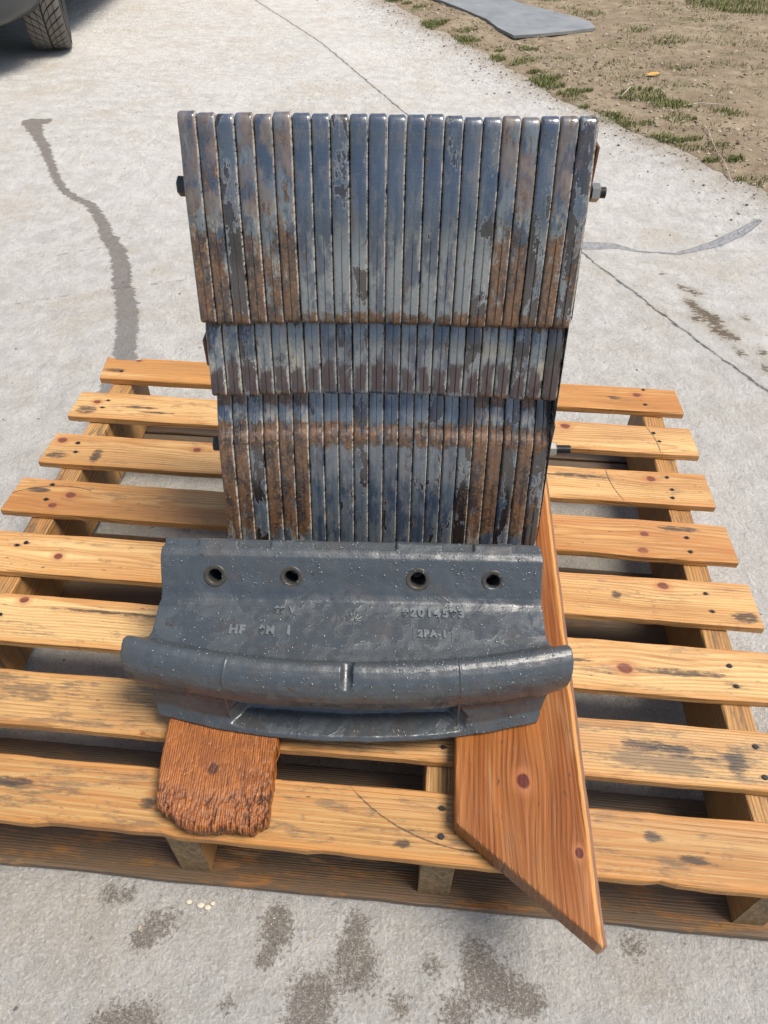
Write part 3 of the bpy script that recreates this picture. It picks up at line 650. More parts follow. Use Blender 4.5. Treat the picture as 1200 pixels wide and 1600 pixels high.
def rotten_mat():
    b = NB('rotten_orange_timber'); P = b.obj(); x, y, z = b.sep(P)[:3]
    wobb = b.ma('MULTIPLY', b.ma('SUBTRACT', b.noise(b.comb(b.ma('MULTIPLY', x, 16.0), b.ma('MULTIPLY', y, 40.0), 0.0), 1.0, 4), 0.5), 0.005)
    yy = b.ma('ADD', y, wobb)
    ring = b.ma('FRACT', b.ma('MULTIPLY', yy, 340.0)); rl = b.ma('MULTIPLY', b.ss(ring, 0.0, 0.6), b.ss(ring, 1.0, 0.75))
    g_ = b.noise(b.comb(b.ma('MULTIPLY', x, 38.0), b.ma('MULTIPLY', yy, 480.0), b.ma('MULTIPLY', z, 60)), 1.0, 6, 0.75)
    gl = b.ma('ADD', b.ma('MULTIPLY', rl, b.ma('MULTIPLY', b.noise(P, 35, 2), 0.35)), b.ma('MULTIPLY', g_, 0.85))
    big = b.noise(P, 22, 5, 0.68)
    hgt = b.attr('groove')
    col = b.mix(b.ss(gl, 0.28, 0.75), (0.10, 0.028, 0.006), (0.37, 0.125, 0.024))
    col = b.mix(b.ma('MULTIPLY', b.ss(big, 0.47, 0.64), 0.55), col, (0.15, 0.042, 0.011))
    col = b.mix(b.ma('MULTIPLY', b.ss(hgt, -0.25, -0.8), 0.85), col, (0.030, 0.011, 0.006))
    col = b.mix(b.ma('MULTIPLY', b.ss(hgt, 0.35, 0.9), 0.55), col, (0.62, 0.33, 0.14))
    dx = b.ma('POWER', b.ma('DIVIDE', b.ma('SUBTRACT', x, 0.075), 0.009), 2); dy = b.ma('POWER', b.ma('DIVIDE', b.ma('SUBTRACT', y, 0.008), 0.007), 2)
    col = b.mix(b.ma('MULTIPLY', b.ss(b.ma('ADD', b.ma('ADD', dx, dy), b.ma('MULTIPLY', g_, 0.8)), 1.7, 0.8), 0.8), col, (0.05, 0.014, 0.006))
    h = b.ma('ADD', b.ma('MULTIPLY', rl, 0.22), g_)
    return b.fin(col, b.ma('MULTIPLY_ADD', g_, 0.3, 0.30), b.bump(h, 0.0010, 0.9), spec=0.5)
rot = empty('rotten_board', (-.205, .34, ZT), 0)
tag(rot, 'short rotten orange board with ragged crumbling end under the left side of the bracket', 'board')
NXr, NYr = 170, 330
Lr = .70; Tr = .031
vv = []; gv = []
def rot_edges(t):   # left, right x (relative to -.205) at distance t from front
    l = -.0745 - .008 * min(t, .12) / .12 + .058 * float(sstep(.14, .30, t)) + .0025 * mnoise.noise(Vector((t * 60, 1, 0))) + .004 * mnoise.noise(Vector((t * 14, 8, 0)))
    r = .0665 + .002 * t / .12 + .003 * mnoise.noise(Vector((t * 55, 3, 0))) + .003 * mnoise.noise(Vector((t * 18, 4, 0)))
    return l, r
ys_ = [0.18 * (i / 200) for i in range(200)] + [0.18 + (Lr - .18) * (i / 129) for i in range(130)]
for j, t in enumerate(ys_):
    l, r = rot_edges(t)
    for i in range(NXr + 1):
        u = i / NXr; x = l + (r - l) * u
        # ragged front
        front = .005 * mnoise.noise(Vector((x * 35, 0, 3))) + .0040 * mnoise.noise(Vector((x * 90, 0, 7))) + .0010 * mnoise.noise(Vector((x * 300, 0, 7)))
        corner = .030 * max(0, 1 - u / .33) ** 1.1 + .010 * max(0, (u - .88) / .12)
        y = t + (front + corner) * max(0, 1 - t / .07)
        gq = mnoise.noise(Vector((x * 420 + 2 * mnoise.noise(Vector((x * 25, t * 16, 0))), t * 22, 0))) + .7 * mnoise.noise(Vector((x * 900, t * 60, 4)))
        chunk = mnoise.noise(Vector((x * 300, t * 150, 11))) + .5 * mnoise.noise(Vector((x * 700, t * 400, 21)))
        near = max(0, 1 - t / .075); rs = max(0, (u - .72) / .28) * max(0, 1 - t / .14)
        d = gq * (.00015 + .0005 * near + .0007 * rs) + chunk * (.0020 * near ** 1.2 + .0020 * rs)
        rdg = 1 - min(1, abs(mnoise.noise(Vector((x * 130 + 3, t * 28, 31)))) * 7)
        rdg2 = 1 - min(1, abs(mnoise.noise(Vector((x * 320 + 3, t * 60, 41)))) * 6)
        d -= (.0030 * rdg + .0012 * rdg2) * (max(0, 1 - t / .06) + rs) + .0010 * rdg2 * (rdg > 0)
        d -= .005 * max(0, 1 - t / .006) ** 1.6 + .004 * max(0, 1 - t / .05)
        sd2 = min(u, 1 - u) * (r - l)
        d -= .0035 * max(0, 1 - sd2 / .0035) ** 2
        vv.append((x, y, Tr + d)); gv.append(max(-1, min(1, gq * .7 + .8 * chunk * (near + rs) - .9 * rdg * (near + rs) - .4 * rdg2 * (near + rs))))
n1 = NXr + 1; ff = []
for j in range(len(ys_) - 1):
    for i in range(NXr):
        a = j * n1 + i; ff.append((a, a + 1, a + n1 + 1, a + n1))
# skirt: sides and front to the underside
loop_ = [i for i in range(n1)] + [j * n1 + NXr for j in range(1, len(ys_))] + [(len(ys_) - 1) * n1 + i for i in range(NXr - 1, -1, -1)] + [j * n1 for j in range(len(ys_) - 2, 0, -1)]
base = len(vv)
for lv in range(1, 4):
    for q in loop_:
        p = vv[q]; cx = p[0]; k_ = lv / 3
        jx = .0018 * mnoise.noise(Vector((p[0] * 90, p[1] * 60, k_ * 9))) ; jy = .003 * mnoise.noise(Vector((p[0] * 220, p[1] * 20, k_ * 5)))
        vv.append((cx + jx, p[1] + jy + (.004 * k_ if p[1] < .05 else 0), p[2] * (1 - k_))); gv.append(-.4 + .5 * mnoise.noise(Vector((p[0] * 300, p[1] * 100, lv))))
nl = len(loop_)
for lv in range(3):
    for q in range(nl):
        a = loop_[q] if lv == 0 else base + (lv - 1) * nl + q
        b2 = loop_[(q + 1) % nl] if lv == 0 else base + (lv - 1) * nl + (q + 1) % nl
        c2 = base + lv * nl + q; d2 = base + lv * nl + (q + 1) % nl
        ff.append((b2, a, c2, d2))
ff.append(tuple(base + 2 * nl + q for q in range(nl)))
me = mesh_py('rotten_plank', vv, ff)
ga = me.attributes.new('groove', 'FLOAT', 'POINT'); ga.data.foreach_set('value', np.array(gv, dtype=np.float32))
me.transform(Matrix.Rotation(-(math.pi / 2 + R(1.5)), 4, 'Z'))
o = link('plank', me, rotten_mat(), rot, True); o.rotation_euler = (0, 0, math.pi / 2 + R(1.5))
BOARD_TOP = ZT + BT

# ------------------------------------------------------------------ stack of weights
stack = empty('stack_of_tractor_weights', (-0.0025, 0.86, 0), R(-0.1))
tag(stack, 'stack of upright rusty grey iron weights bolted together, standing behind the cast bracket', 'tractor weights')
PATH = [(.925, .800), (.905, .822), (.897, .8295), (.889, .8345), (.8825, .8355), (.8775, .8325), (.8745, .826), (.8725, .816), (.8685, .80), (.862, .783), (.8555, .765), (.8475, .738), (.841, .71), (.834, .68), (.8265, .648), (.8200, .620), (.8182, .612), (.8186, .6085), (.8205, .6062), (.824, .6055),
        (.840, .6050), (.841, .600), (.833, .590), (.826, .575), (.8185, .548), (.8115, .525), (.8065, .509), (.8060, .505), (.8065, .5022), (.8085, .5005), (.812, .5000),
        (.830, .4995), (.8305, .495), (.8265, .485), (.8205, .476), (.8155, .4695), (.8110, .464), (.8060, .452), (.8040, .446), (.8008, .4425), (.7975, .4395), (.7945, .436), (.7920, .430), (.786, .412), (.778, .385), (.768, .35), (.756, .31), (.744, .27), (.732, .23), (.7275, .212), (.7285, .2035), (.734, .2013)]
BACK = [(.97, .2013), (1.0, .225), (1.01, .50), (.995, .53), (.975, .56), (.985, .62), (.985, .66), (.96, .74), (.94, .785)]
PITCHX = .474 / 22
def weight_mesh(i):
    hw = PITCHX / 2 - .00032
    u0 = (i - 10.5) / 10.5
    cs = [(-hw, .0042, -1.0), (-hw + .0006, .0017, -.97), (-hw + .0019, .0004, -.94), (-hw + .0034, 0, -.80), (-.0009, .0002, -.06), (0, .0006, 0), (.0009, -.0008, .06), (hw - .0034, -.0003, .80), (hw - .0019, .0002, .94), (hw - .0005, .0015, .97), (hw, .0038, 1.0)]
    if i == 21: cs = cs[:7] + [(hw - .0040, -.0002, .80), (hw - .0018, .0008, .94), (hw + .0012, .0045, .97), (hw + .0028, .0120, 1.0)]
    rs = random.Random(i * 13 + 5)
    dz = rs.uniform(-.0016, .0016); dy = rs.uniform(-.0012, .0012)
    v = []; f = []; fu = []
    m = len(cs); P_ = PATH
    for k_, (y, z) in enumerate(P_):
        a = P_[max(0, k_ - 1)]; c = P_[min(len(P_) - 1, k_ + 1)]
        ty, tz = c[0] - a[0], c[1] - a[1]; L = math.hypot(ty, tz); ny_, nz_ = tz / L, -ty / L      # outward normal (front = -y)
        bow = .011 * (1 - u0 * u0) * float(sstep(.70, .50, z)) if True else 0
        seam = 1.0 if z < .70 else float(sstep(.765, .70, z))
        seam *= 1.0 if z > .43 else 0.25
        for j, (x, off, uu) in enumerate(cs):
            of = off if abs(uu) > .5 else (off * seam)
            inn = -of
            # rounded lower corners of each step: pull the ends in
            v.append((x + .00012 * mnoise.noise(Vector((z * 60, i, j))), y + dy + bow - .86 + ny_ * inn * -1 * -1, z + dz + nz_ * inn))
            fu.append(uu)
    n = len(P_)
    for k_ in range(n - 1):
        for j in range(m - 1):
            a = k_ * m + j; f.append((a, a + 1, a + m + 1, a + m))
    lb = len(v)
    for (y, z) in BACK: v.append((-hw, y - .86 + dy, z + dz)); fu.append(-1)
    for (y, z) in BACK: v.append((hw, y - .86 + dy, z + dz)); fu.append(1)
    nb = len(BACK)
    f.append(tuple([k_ * m for k_ in range(n)] + [lb + q for q in range(nb)]))
    f.append(tuple(reversed([k_ * m + m - 1 for k_ in range(n)] + [lb + nb + q for q in range(nb)])))
    for q in range(nb - 1): f.append((lb + q + 1, lb + q, lb + nb + q, lb + nb + q + 1))
    bot = (n - 1) * m; f.append(tuple([bot + j for j in range(m)] + [lb + nb, lb]))
    f.append(tuple([0 + j for j in reversed(range(m))] + [lb + nb - 1, lb + 2 * nb - 1]))
    bm = bmesh.new()
    lay = bm.verts.layers.float.new('face_u'); vs = [bm.verts.new(p) for p in v]
    for q, vt in enumerate(vs): vt[lay] = fu[q]
    for fc in f:
        try: bm.faces.new([vs[q] for q in fc])
        except ValueError: pass
    me = bm_mesh('weight', bm)
    me.shade_smooth(); me.set_sharp_from_angle(angle=R(40))
    return me
RUST = [1, .9, .25, .95, .75, 1, .12, .18, .15, .1, .08, .12, .15, .1, .12, .15, .2, .85, 1, .15, .95, .3]
DARK = [.2, .1, .75, .25, .15, .1, .3, .25, .50, .55, .35, .30, .15, .45, .50, .25, .82, .2, .1, .85, .35, .97]
LAB = {0: 'brown rusted end weight at the left', 2: 'weight with flaking black and pale blue paint', 16: 'weight with black flaked lower half', 21: 'dark flaking end weight at the right', 18: 'mostly brown rusted weight', 19: 'blue weight with black patches'}
for i in range(22):
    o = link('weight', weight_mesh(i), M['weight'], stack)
    o.location = ((i - 10.5) * PITCHX, 0, 0)
    o['rust'] = float(RUST[i]); o['dark'] = float(DARK[i])
    if i in LAB: o['label'] = LAB[i]
# through bolts: hex head at the left, plate + nut + thread at the right
def hex_part(name, x0, x1, r, y, z, mat, parent, ch=.0015):
    bm = bmesh.new()
    a = ch if x1 > x0 else -ch
    pr = [(x0, r), (x1 - a, r), (x1, r * .86)]
    rings = []
    for (x, rr_) in pr: rings.append([bm.verts.new((x, y + rr_ * math.cos(q * math.pi / 3 + .3), z + rr_ * math.sin(q * math.pi / 3 + .3))) for q in range(6)])
    for ra, rb in zip(rings[:-1], rings[1:]):
        for q in range(6): bm.faces.new((ra[q], ra[(q + 1) % 6], rb[(q + 1) % 6], rb[q]))
    bm.faces.new(rings[0]); bm.faces.new(rings[-1])
    return link(name, bm_mesh(name, bm), mat, parent)
HWS = 11 * PITCHX
for (by, bz, thr, py0, py1, pz0, pz1) in [(.888 - .86, .752, .006, .872 - .86, .905 - .86, .715, .808), (.822 - .86, .404, .020, .80 - .86, .868 - .86, .350, .462)]:
    bm = bmesh.new(); 
    cyl_bm(bm, (-HWS - .001, by, bz), (HWS + .012 + .009 + thr, by, bz), .0058, seg=16)
    # thread ridges on the free end
    x = HWS + .010
    while x < HWS + .020 + thr:
        cyl_bm(bm, (x, by, bz), (x + .0008, by, bz), .0059, .0066, 16); x += .0016
    bo = link('bolt', bm_mesh('bolt', bm), M['black_steel'], stack)
    hex_part('bolt_head', -HWS - .0003, -HWS - .0150, .0115, by, bz, M['black_steel'], bo)
    hex_part('nut', HWS + .0095, HWS + .0195, .0108, by, bz, M['steel'], bo)
    bm = bmesh.new(); box_bm(bm, HWS + .0030, HWS + .0064, py0 + .004, py1, pz0, pz1, .0008)
    pl = link('washer_plate', bm_mesh('washer_plate', bm), M['rust_steel'], bo)
# small stub on the left side
bm = bmesh.new(); box_bm(bm, -HWS - .005, -HWS - .0004, -.030, -.008, .535, .575, .001)
link('side_lug', bm_mesh('side_lug', bm), M['rust_steel'], stack)

# ------------------------------------------------------------------ cast iron bracket
BX, BY = -.0450, .50
brk = empty('cast_iron_bracket', (BX, BY, BOARD_TOP), R(-.45))
tag(brk, 'wet dark grey cast iron bracket with four bolt holes, lying on two boards', 'bracket')
Z0 = BOARD_TOP
# profile points: (y, z, half width, bow)   bow: how far the ends lie behind the centre
PR = [(.690, .300, .262, 0), (.684, .346, .2635, 0), (.676, .3505, .264, 0), (.660, .3475, .2645, 0), (.653, .3435, .265, 0), (.6475, .336, .265, 0), (.632, .314, .265, 0), (.622, .3015, .265, 0), (.615, .2960, .265, 0), (.603, .2935, .266, .1),
      (.57, .2905, .2665, .3), (.54, .288, .267, .6), (.522, .2885, .268, 1), (.513, .298, .274, 1), (.507, .3110, .284, 1), (.502, .3170, .287, 1), (.4960, .3190, .2885, 1), (.489, .3170, .2895, 1), (.4820, .3120, .290, 1), (.4760, .3050, .290, 1), (.4715, .2970, .290, 1),
      (.4688, .288, .289, 1), (.4675, .278, .287, 1), (.4680, .268, .284, 1), (.4695, .259, .279, 1), (.4730, .251, .271, 1), (.4725, .243, .266, 1), (.4640, .220, .261, 1), (.4535, .206, .257, 1), (.4530, .2035, .256, 1), (.458, Z0 + .0003, .255, 1),
      (.52, Z0 + .0003, .255, .8), (.60, Z0 + .0003, .258, .3), (.665, Z0 + .0003, .260, 0), (.684, .215, .261, 0)]
NS = 64
def sect(u):
    """u in [-1,1]"""
    r = []
    for (y, z, hw, bw) in PR:
        r.append((u * hw, y - BY + bw * .034 * abs(u) ** 2.2, z - Z0))
    return r
bm = bmesh.new(); S_ = []
us = [-1] + [math.sin((i / NS - .5) * math.pi) * .55 + (i / NS - .5) * 2 * .45 for i in range(1, NS)] + [1]
for u in us: S_.append([bm.verts.new(p) for p in sect(u)])
mP = len(PR)
for a, c in zip(S_[:-1], S_[1:]):
    for j in range(mP): bm.faces.new((a[j], a[(j + 1) % mP], c[(j + 1) % mP], c[j]))
from mathutils.geometry import tessellate_polygon
tess = tessellate_polygon([[Vector((y, z, 0)) for (y, z, hw, bw) in PR]])
for S1, flip in ((S_[0], False), (S_[-1], True)):
    for t3 in tess: bm.faces.new([S1[q] for q in (reversed(t3) if flip else t3)])
body = link('casting', bm_mesh('casting', bm), M['cast'], brk)
# cutters
def cutter(fn):
    b2 = bmesh.new(); fn(b2); c = link('cut', bm_mesh('cut', b2), None, brk); return c
HOLES = [(-.2345 - BX, .0098), (-.1285 - BX, .0098), (.0475 - BX, .0108), (.1515 - BX, .0098)]
hy, hz = .6365 - BY, .3200 - Z0
nrm = Vector((0, -.82, .57)).normalized()
nrm = Vector((0, -.0216, .0155)).cross(Vector((1, 0, 0)))
fd = Vector((0, .0155, .0220)).normalized(); nrm = Vector((0, -fd.z, fd.y))
cuts = []
for (hx, hr) in HOLES:
    c_ = Vector((hx, hy, hz))
    cuts.append(cutter(lambda b2, c_=c_, hr=hr: cyl_bm(b2, c_ - nrm * .050, c_ + nrm * .02, hr, seg=32)))
for (a, c) in [(-.32, -.214), (-.159, -.113), (-.052, .062), (.126, .170), (.223, .32)]:
    cuts.append(cutter(lambda b2, a=a, c=c: box_bm(b2, a, c, .6655 - BY, .72 - BY, .3445 - Z0, .37 - Z0)))
# recess under the lip
def pocket(b2):
    prof = [(.430, .2085), (.430, .2600), (.485, .2560), (.500, .2300), (.490, .2135)]
    A = []
    for (x, s) in ((-.158, 0), (-.135, 1), (0, 1), (.135, 1), (.160, 0)):
        dy_ = .034 * (abs(x) / .282) ** 2.2
        A.append([b2.verts.new((x, (y if s or y < .44 else y - .030) - BY + dy_, z - Z0)) for (y, z) in prof])
    for a, c in zip(A[:-1], A[1:]):
        for j in range(5): b2.faces.new((a[j], a[(j + 1) % 5], c[(j + 1) % 5], c[j]))
    b2.faces.new(A[0]); b2.faces.new(list(reversed(A[-1])))
cuts.append(cutter(pocket))
# notch in the middle of the lip
def midnotch(b2):
    cyl_bm(b2, (.0015, .535 - BY, .326 - Z0), (.0015, .466 - BY, .3040 - Z0), .0100, .0070, 20)
cuts.append(cutter(midnotch))
for c in cuts:
    md_ = body.modifiers.new('b', 'BOOLEAN'); md_.operation = 'DIFFERENCE'; md_.object = c; md_.solver = 'EXACT'
rm = body.modifiers.new('r', 'REMESH'); rm.mode = 'VOXEL'; rm.voxel_size = .0016
sm = body.modifiers.new('s', 'SMOOTH'); sm.factor = .5; sm.iterations = 2
me = evaluated(body)
body.modifiers.clear(); body.data = me
if not me.materials: me.materials.append(M['cast'])
me.shade_smooth()
for c in cuts: bpy.data.objects.remove(c)
# cast-iron unevenness
co = np.zeros(len(me.vertices) * 3); me.vertices.foreach_get('co', co); co = co.reshape(-1, 3)
no = np.zeros(len(me.vertices) * 3); me.vertices.foreach_get('normal', no); no = no.reshape(-1, 3)
dd = np.array([.0009 * mnoise.noise(Vector(p) * 28) + .0005 * mnoise.noise(Vector(p) * 80) for p in co])
co = co + no * dd[:, None]; me.vertices.foreach_set('co', co.ravel()); me.update()
BV = BVHTree.FromPolygons([Vector(p) for p in co], [tuple(p.vertices) for p in me.polygons])
# bore rims
for (hx, hr) in HOLES:
    bm = bmesh.new(); c_ = Vector((hx, hy, hz)); q = nrm.to_track_quat('Z', 'Y').to_matrix()
    hit = BV.ray_cast(c_ + nrm * .03 + q @ Vector((0, hr + .004, 0)), -nrm)
    off = (hit[0] - c_).dot(nrm) if hit[0] is not None else 0
    pr = [(hr - .0005, -.010), (hr - .0002, -.0005), (hr + .0008, .0004), (hr + .0050, .0005), (hr + .0062, .0001), (hr + .0066, -.002)]
    rg_ = [[bm.verts.new(c_ + nrm * (off + h_) + q @ Vector((r_ * math.cos(t), r_ * math.sin(t), 0))) for t in [k_ * math.tau / 32 for k_ in range(32)]] for r_, h_ in pr]
    for ra, rb in zip(rg_[:-1], rg_[1:]):
        for k_ in range(32): bm.faces.new((ra[k_], ra[(k_ + 1) % 32], rb[(k_ + 1) % 32], rb[k_]))
    o = link('hole_rim', bm_mesh('hole_rim', bm), M['ring'], brk, True)
# ribs across the lip
def drape(name, pts2, w_, h_, mat=None, taper=True):
    """raised bead following the casting's surface; pts2 are (x,y) local points seen from above"""
    bm = bmesh.new(); prev = None; n = len(pts2)
    P3 = []
    for (x, y) in pts2:
        hit = BV.ray_cast(Vector((x, y, .5)), Vector((0, 0, -1)))
        if hit[0] is None: continue
        P3.append((hit[0], hit[1]))
    for i_, (p, nn) in enumerate(P3):
        t = (P3[min(i_ + 1, len(P3) - 1)][0] - P3[max(i_ - 1, 0)][0]).normalized(); sd_ = t.cross(nn).normalized()
        k_ = 1.0 if not taper else max(.15, min(1, min(i_, len(P3) - 1 - i_) / 2 + .3))
        row = [bm.verts.new(p + sd_ * w_ * a * k_ + nn * (h_ * b2 - .0004)) for a, b2 in ((-.5, 0), (-.3, k_), (.3, k_), (.5, 0))]
        if prev:
            for q in range(3): bm.faces.new((prev[q], prev[q + 1], row[q + 1], row[q]))
        prev = row
    return link(name, bm_mesh(name, bm), mat or M['cast'], brk, True)
def lipx(xc, dx):
    b0 = .034 * (abs(xc) / .282) ** 2.2
    return [(xc + dx * k_ / 10, .503 - BY + b0 - .036 * k_ / 10) for k_ in range(11)]
drape('casting_rib', lipx(-.150, -.006), .005, .0018)
drape('casting_rib', lipx(.142, .004), .005, .0018)
# raised lettering on the web
def text_part(txt, x, y, size, squash=1.0, name='cast_lettering'):
    cu = bpy.data.curves.new('t', 'FONT'); cu.body = txt; cu.size = size; cu.extrude = .0013; cu.bevel_depth = .0004; cu.align_x = 'CENTER'; cu.align_y = 'CENTER'; cu.offset = .0005
    cu.space_character = 1.22
    to = bpy.data.objects.new('t', cu); COL.objects.link(to)
    m2 = evaluated(to); bpy.data.objects.remove(to)
    n = len(m2.vertices); c2 = np.zeros(n * 3); m2.vertices.foreach_get('co', c2); c2 = c2.reshape(-1, 3)
    for q in range(n):
        px_, py_ = x + c2[q, 0] * squash, y + c2[q, 1]
        hit = BV.ray_cast(Vector((px_, py_, .5)), Vector((0, 0, -1)))
        zz = hit[0].z if hit[0] is not None else .1
        c2[q] = (px_, py_, zz + .0004 + c2[q, 2])
    m2.vertices.foreach_set('co', c2.ravel()); m2.update(); m2.materials.clear()
    o = link(name, m2, M['letter'], brk); return o
def tp(u, v):
    ray = ca * ((u - 600) / 1120) - cb * ((v - 800) / 1120) + fw
    t = (.2925 - CAM_H) / ray.z; P = Vector((0, 0, CAM_H)) + ray * t
    return P.x - BX, P.y - BY
a_ = tp(676, 959); text_part('82014593', a_[0], a_[1], .0180, 1.0)
a_ = tp(675, 989); text_part('2PA-1', a_[0], a_[1], .0140, .95)
a_ = tp(369, 984); text_part('HF', a_[0], a_[1], .0185, .9)
a_ = tp(416, 985); text_part('9M', a_[0], a_[1], .0165, .9)
a_ = tp(450, 985); text_part('1', a_[0], a_[1], .0185, 1.1)
a_ = tp(444, 955); text_part('99 V', a_[0], a_[1], .0140, .9)
# frame round the small cast number
a_ = tp(675, 989)
for (x0, y0, x1, y1) in [(-.026, -.009, .026, -.009), (.026, -.009, .026, .009), (-.026, .009, .026, .009), (-.026, -.009, -.026, .009)]:
    drape('cast_frame', [(a_[0] + x0 + (x1 - x0) * k_ / 12, a_[1] + y0 + (y1 - y0) * k_ / 12) for k_ in range(13)], .0014, .0011, taper=False)
# leaf-like cast emblem
a_ = tp(552, 962)
bm = bmesh.new()
for k_, (dx, dy, ln_) in enumerate([(0, 1, .020), (.42, .85, .017), (-.42, .85, .017), (.8, .5, .016), (-.8, .5, .016), (.9, .05, .012), (-.9, .05, .012)]):
    drape('leaf_emblem', [(a_[0] + dx * ln_ * t / 8, a_[1] - .008 + dy * ln_ * t / 8) for t in range(9)], .0044, .0016)
drape('leaf_emblem', [(a_[0], a_[1] - .008 - .011 * t / 6) for t in range(7)], .0018, .0012)
# outline of a raised label patch
bm.free()
# shallow rim lines of the web recess
def webline(x0, x1, y):
    return [(x0 + (x1 - x0) * k_ / 50, y - BY + .0015 * mnoise.noise(Vector((k_ * .4, 0, y * 50)))) for k_ in range(51)]
drape('flow_line', webline(-.245, -.125, .6035), .003, .0008)
# water drops standing on the casting: nobody could count them
rd = random.Random(11); dvv = []; dff = []
def drop(p, n, r_, hk):
    q = n.to_track_quat('Z', 'Y').to_matrix(); b0 = len(dvv); seg = 8; el = rd.uniform(.8, 1.25)
    lv = [(1, 0), (.86, .5), (.5, .87)]
    for (a, h_) in lv:
        for k_ in range(seg):
            t = k_ * math.tau / seg; dvv.append(p + q @ Vector((a * r_ * math.cos(t) * el, a * r_ * math.sin(t) / el, h_ * r_ * hk - .0001)))
    dvv.append(p + q @ Vector((0, 0, r_ * hk)))
    for l_ in range(2):
        for k_ in range(seg):
            dff.append((b0 + l_ * seg + k_, b0 + l_ * seg + (k_ + 1) % seg, b0 + (l_ + 1) * seg + (k_ + 1) % seg, b0 + (l_ + 1) * seg + k_))
    for k_ in range(seg): dff.append((b0 + 2 * seg + k_, b0 + 2 * seg + (k_ + 1) % seg, b0 + 3 * seg))
cnt = 0
while cnt < 3800:
    x = rd.uniform(-.275, .275); y = rd.uniform(.46, .685)
    dens = .25
    if y > .63: dens = .55 + .45 * (x > -.1)
    if y < .53: dens = .35 + .65 * (x > .05)
    if rd.random() > dens: continue
    hit = BV.ray_cast(Vector((x, y - BY, .5)), Vector((0, 0, -1)))
    if hit[0] is None: continue
    r_ = min(.0022, .0004 + rd.expovariate(1 / .00045)); drop(hit[0], hit[1], r_, rd.uniform(.42, .6)); cnt += 1
wd = link('water_drops', mesh_py('water_drops', dvv, dff), M['water'], brk, True); wd['kind'] = 'stuff'

# ------------------------------------------------------------------ rubber mat on the dirt
matpts = [(x_ * .957, y_ * .957) for x_, y_ in [(.27, 6.75), (.33, 6.5), (.50, 6.12), (.646, 5.792), (.70, 5.58), (.787, 5.401), (.95, 5.42), (1.15, 5.50), (1.349, 5.612), (1.345, 5.74), (1.314, 5.835), (1.10, 6.10), (.95, 6.32), (.86, 6.554), (.75, 6.95)]]
bm = bmesh.new()
zt = lambda x, y: dirt_z(x, y)
lo = []; hi = []
base_z = max(dirt_z(a, c) for a, c in matpts) * .55 + .012
for (a, c) in matpts:
    zz = max(dirt_z(a, c), .012) * .6 + base_z * .4 + .012
    lo.append(bm.verts.new((a, c, zz - .010))); hi.append(bm.verts.new((a, c, zz + .006)))
n = len(lo)
for q in range(n): bm.faces.new((lo[q], lo[(q + 1) % n], hi[(q + 1) % n], hi[q]))
top = bm.faces.new(hi); bm.faces.new(list(reversed(lo)))
me = bm_mesh('rubber_mat', bm); rmat = link('rubber_mat', me, M['rubber'])
tag(rmat, 'large flat grey rubber mat lying on the stony dirt at the edge of the concrete', 'mat')

# ------------------------------------------------------------------ stones, grass, bits on the dirt
def scatter_stones(name, n, fn, rmin, rmax, mat, seed, zf):
    rr_ = random.Random(seed); v = []; f = []
    ico = bmesh.new(); bmesh.ops.create_icosphere(ico, subdivisions=1, radius=1); iv = [q.co.copy() for q in ico.verts]; jf = [[q.index for q in fc.verts] for fc in ico.faces]; ico.free()
    for _ in range(n):
        x, y = fn(rr_); r_ = rmin + (rmax - rmin) * rr_.random() ** 3
        b0 = len(v); sx, sy, sz = rr_.uniform(.7, 1.3), rr_.uniform(.7, 1.3), rr_.uniform(.4, .8); rot_ = Matrix.Rotation(rr_.uniform(0, 6.3), 3, 'Z') @ Matrix.Rotation(rr_.uniform(-.4, .4), 3, 'X')
        z = zf(x, y)
        for q in iv:
            p = rot_ @ Vector((q.x * sx * rr_.uniform(.85, 1.15), q.y * sy, q.z * sz)) * r_; v.append((x + p.x, y + p.y, z + p.z + r_ * .15))
        for fc in jf: f.append([b0 + q for q in fc])
    o = link(name, mesh_py(name, v, f), mat); o['kind'] = 'stuff'; return o
def stone_mat(name, c0, c1):
    b = NB(name); geo = b.n('NewGeometry'); r_ = geo.outputs['Random Per Island']
    return b.fin(b.mix(r_, c0, c1), 0.85, b.bump(b.noise(b.obj(), 200, 3), .001), spec=0.2)
M['stone'] = stone_mat('gravel_stone', (.12, .088, .06), (.42, .355, .27))
def on_dirt(rr_):
    while True:
        x, y = rr_.uniform(-.4, 4.2), rr_.uniform(2.0, 8.0); s = edge_s(x, y)
        if s > .0 and (rr_.random() < .35 + .65 * math.exp(-abs(s - .25) / .25)): return x, y
scatter_stones('gravel', 14000, on_dirt, .0015, .0115, M['stone'], 21, dirt_z)
M['crumb'] = stone_mat('dirt_crumb', (.09, .07, .05), (.35, .30, .22))
def near_edge(rr_):
    while True:
        x, y = rr_.uniform(-.6, 1.8), rr_.uniform(1.6, 7.0); s = edge_s(x, y)
        if -.5 < s < 0 and rr_.random() < math.exp(s / .09): return x, y
def conc_z(x, y):
    i_ = int(np.clip(np.searchsorted(gx, x), 1, nx - 1)); j_ = int(np.clip(np.searchsorted(gy, y), 1, ny - 1)); return float(Z[j_, i_])
scatter_stones('dirt_crumbs', 900, near_edge, .002, .007, M['crumb'], 22, conc_z)
M['chip'] = stone_mat('pale_chip', (.26, .23, .18), (.60, .55, .45))
def front_chips(rr_):
    c = rr_.choice([(-.245, .317), (-.235, .312), (-.26, .316), (.15, .25), (-.03, .25), (-.28, .29), (.34, .27), (.30, .26), (.0, .26), (-.15, .31), (.35, .285)])
    return c[0] + rr_.gauss(0, .02), min(.318, c[1] + rr_.gauss(0, .015))
scatter_stones('sand_grains', 500, front_chips, .0003, .0011, M['chip'], 23, lambda x, y: 0.0005)
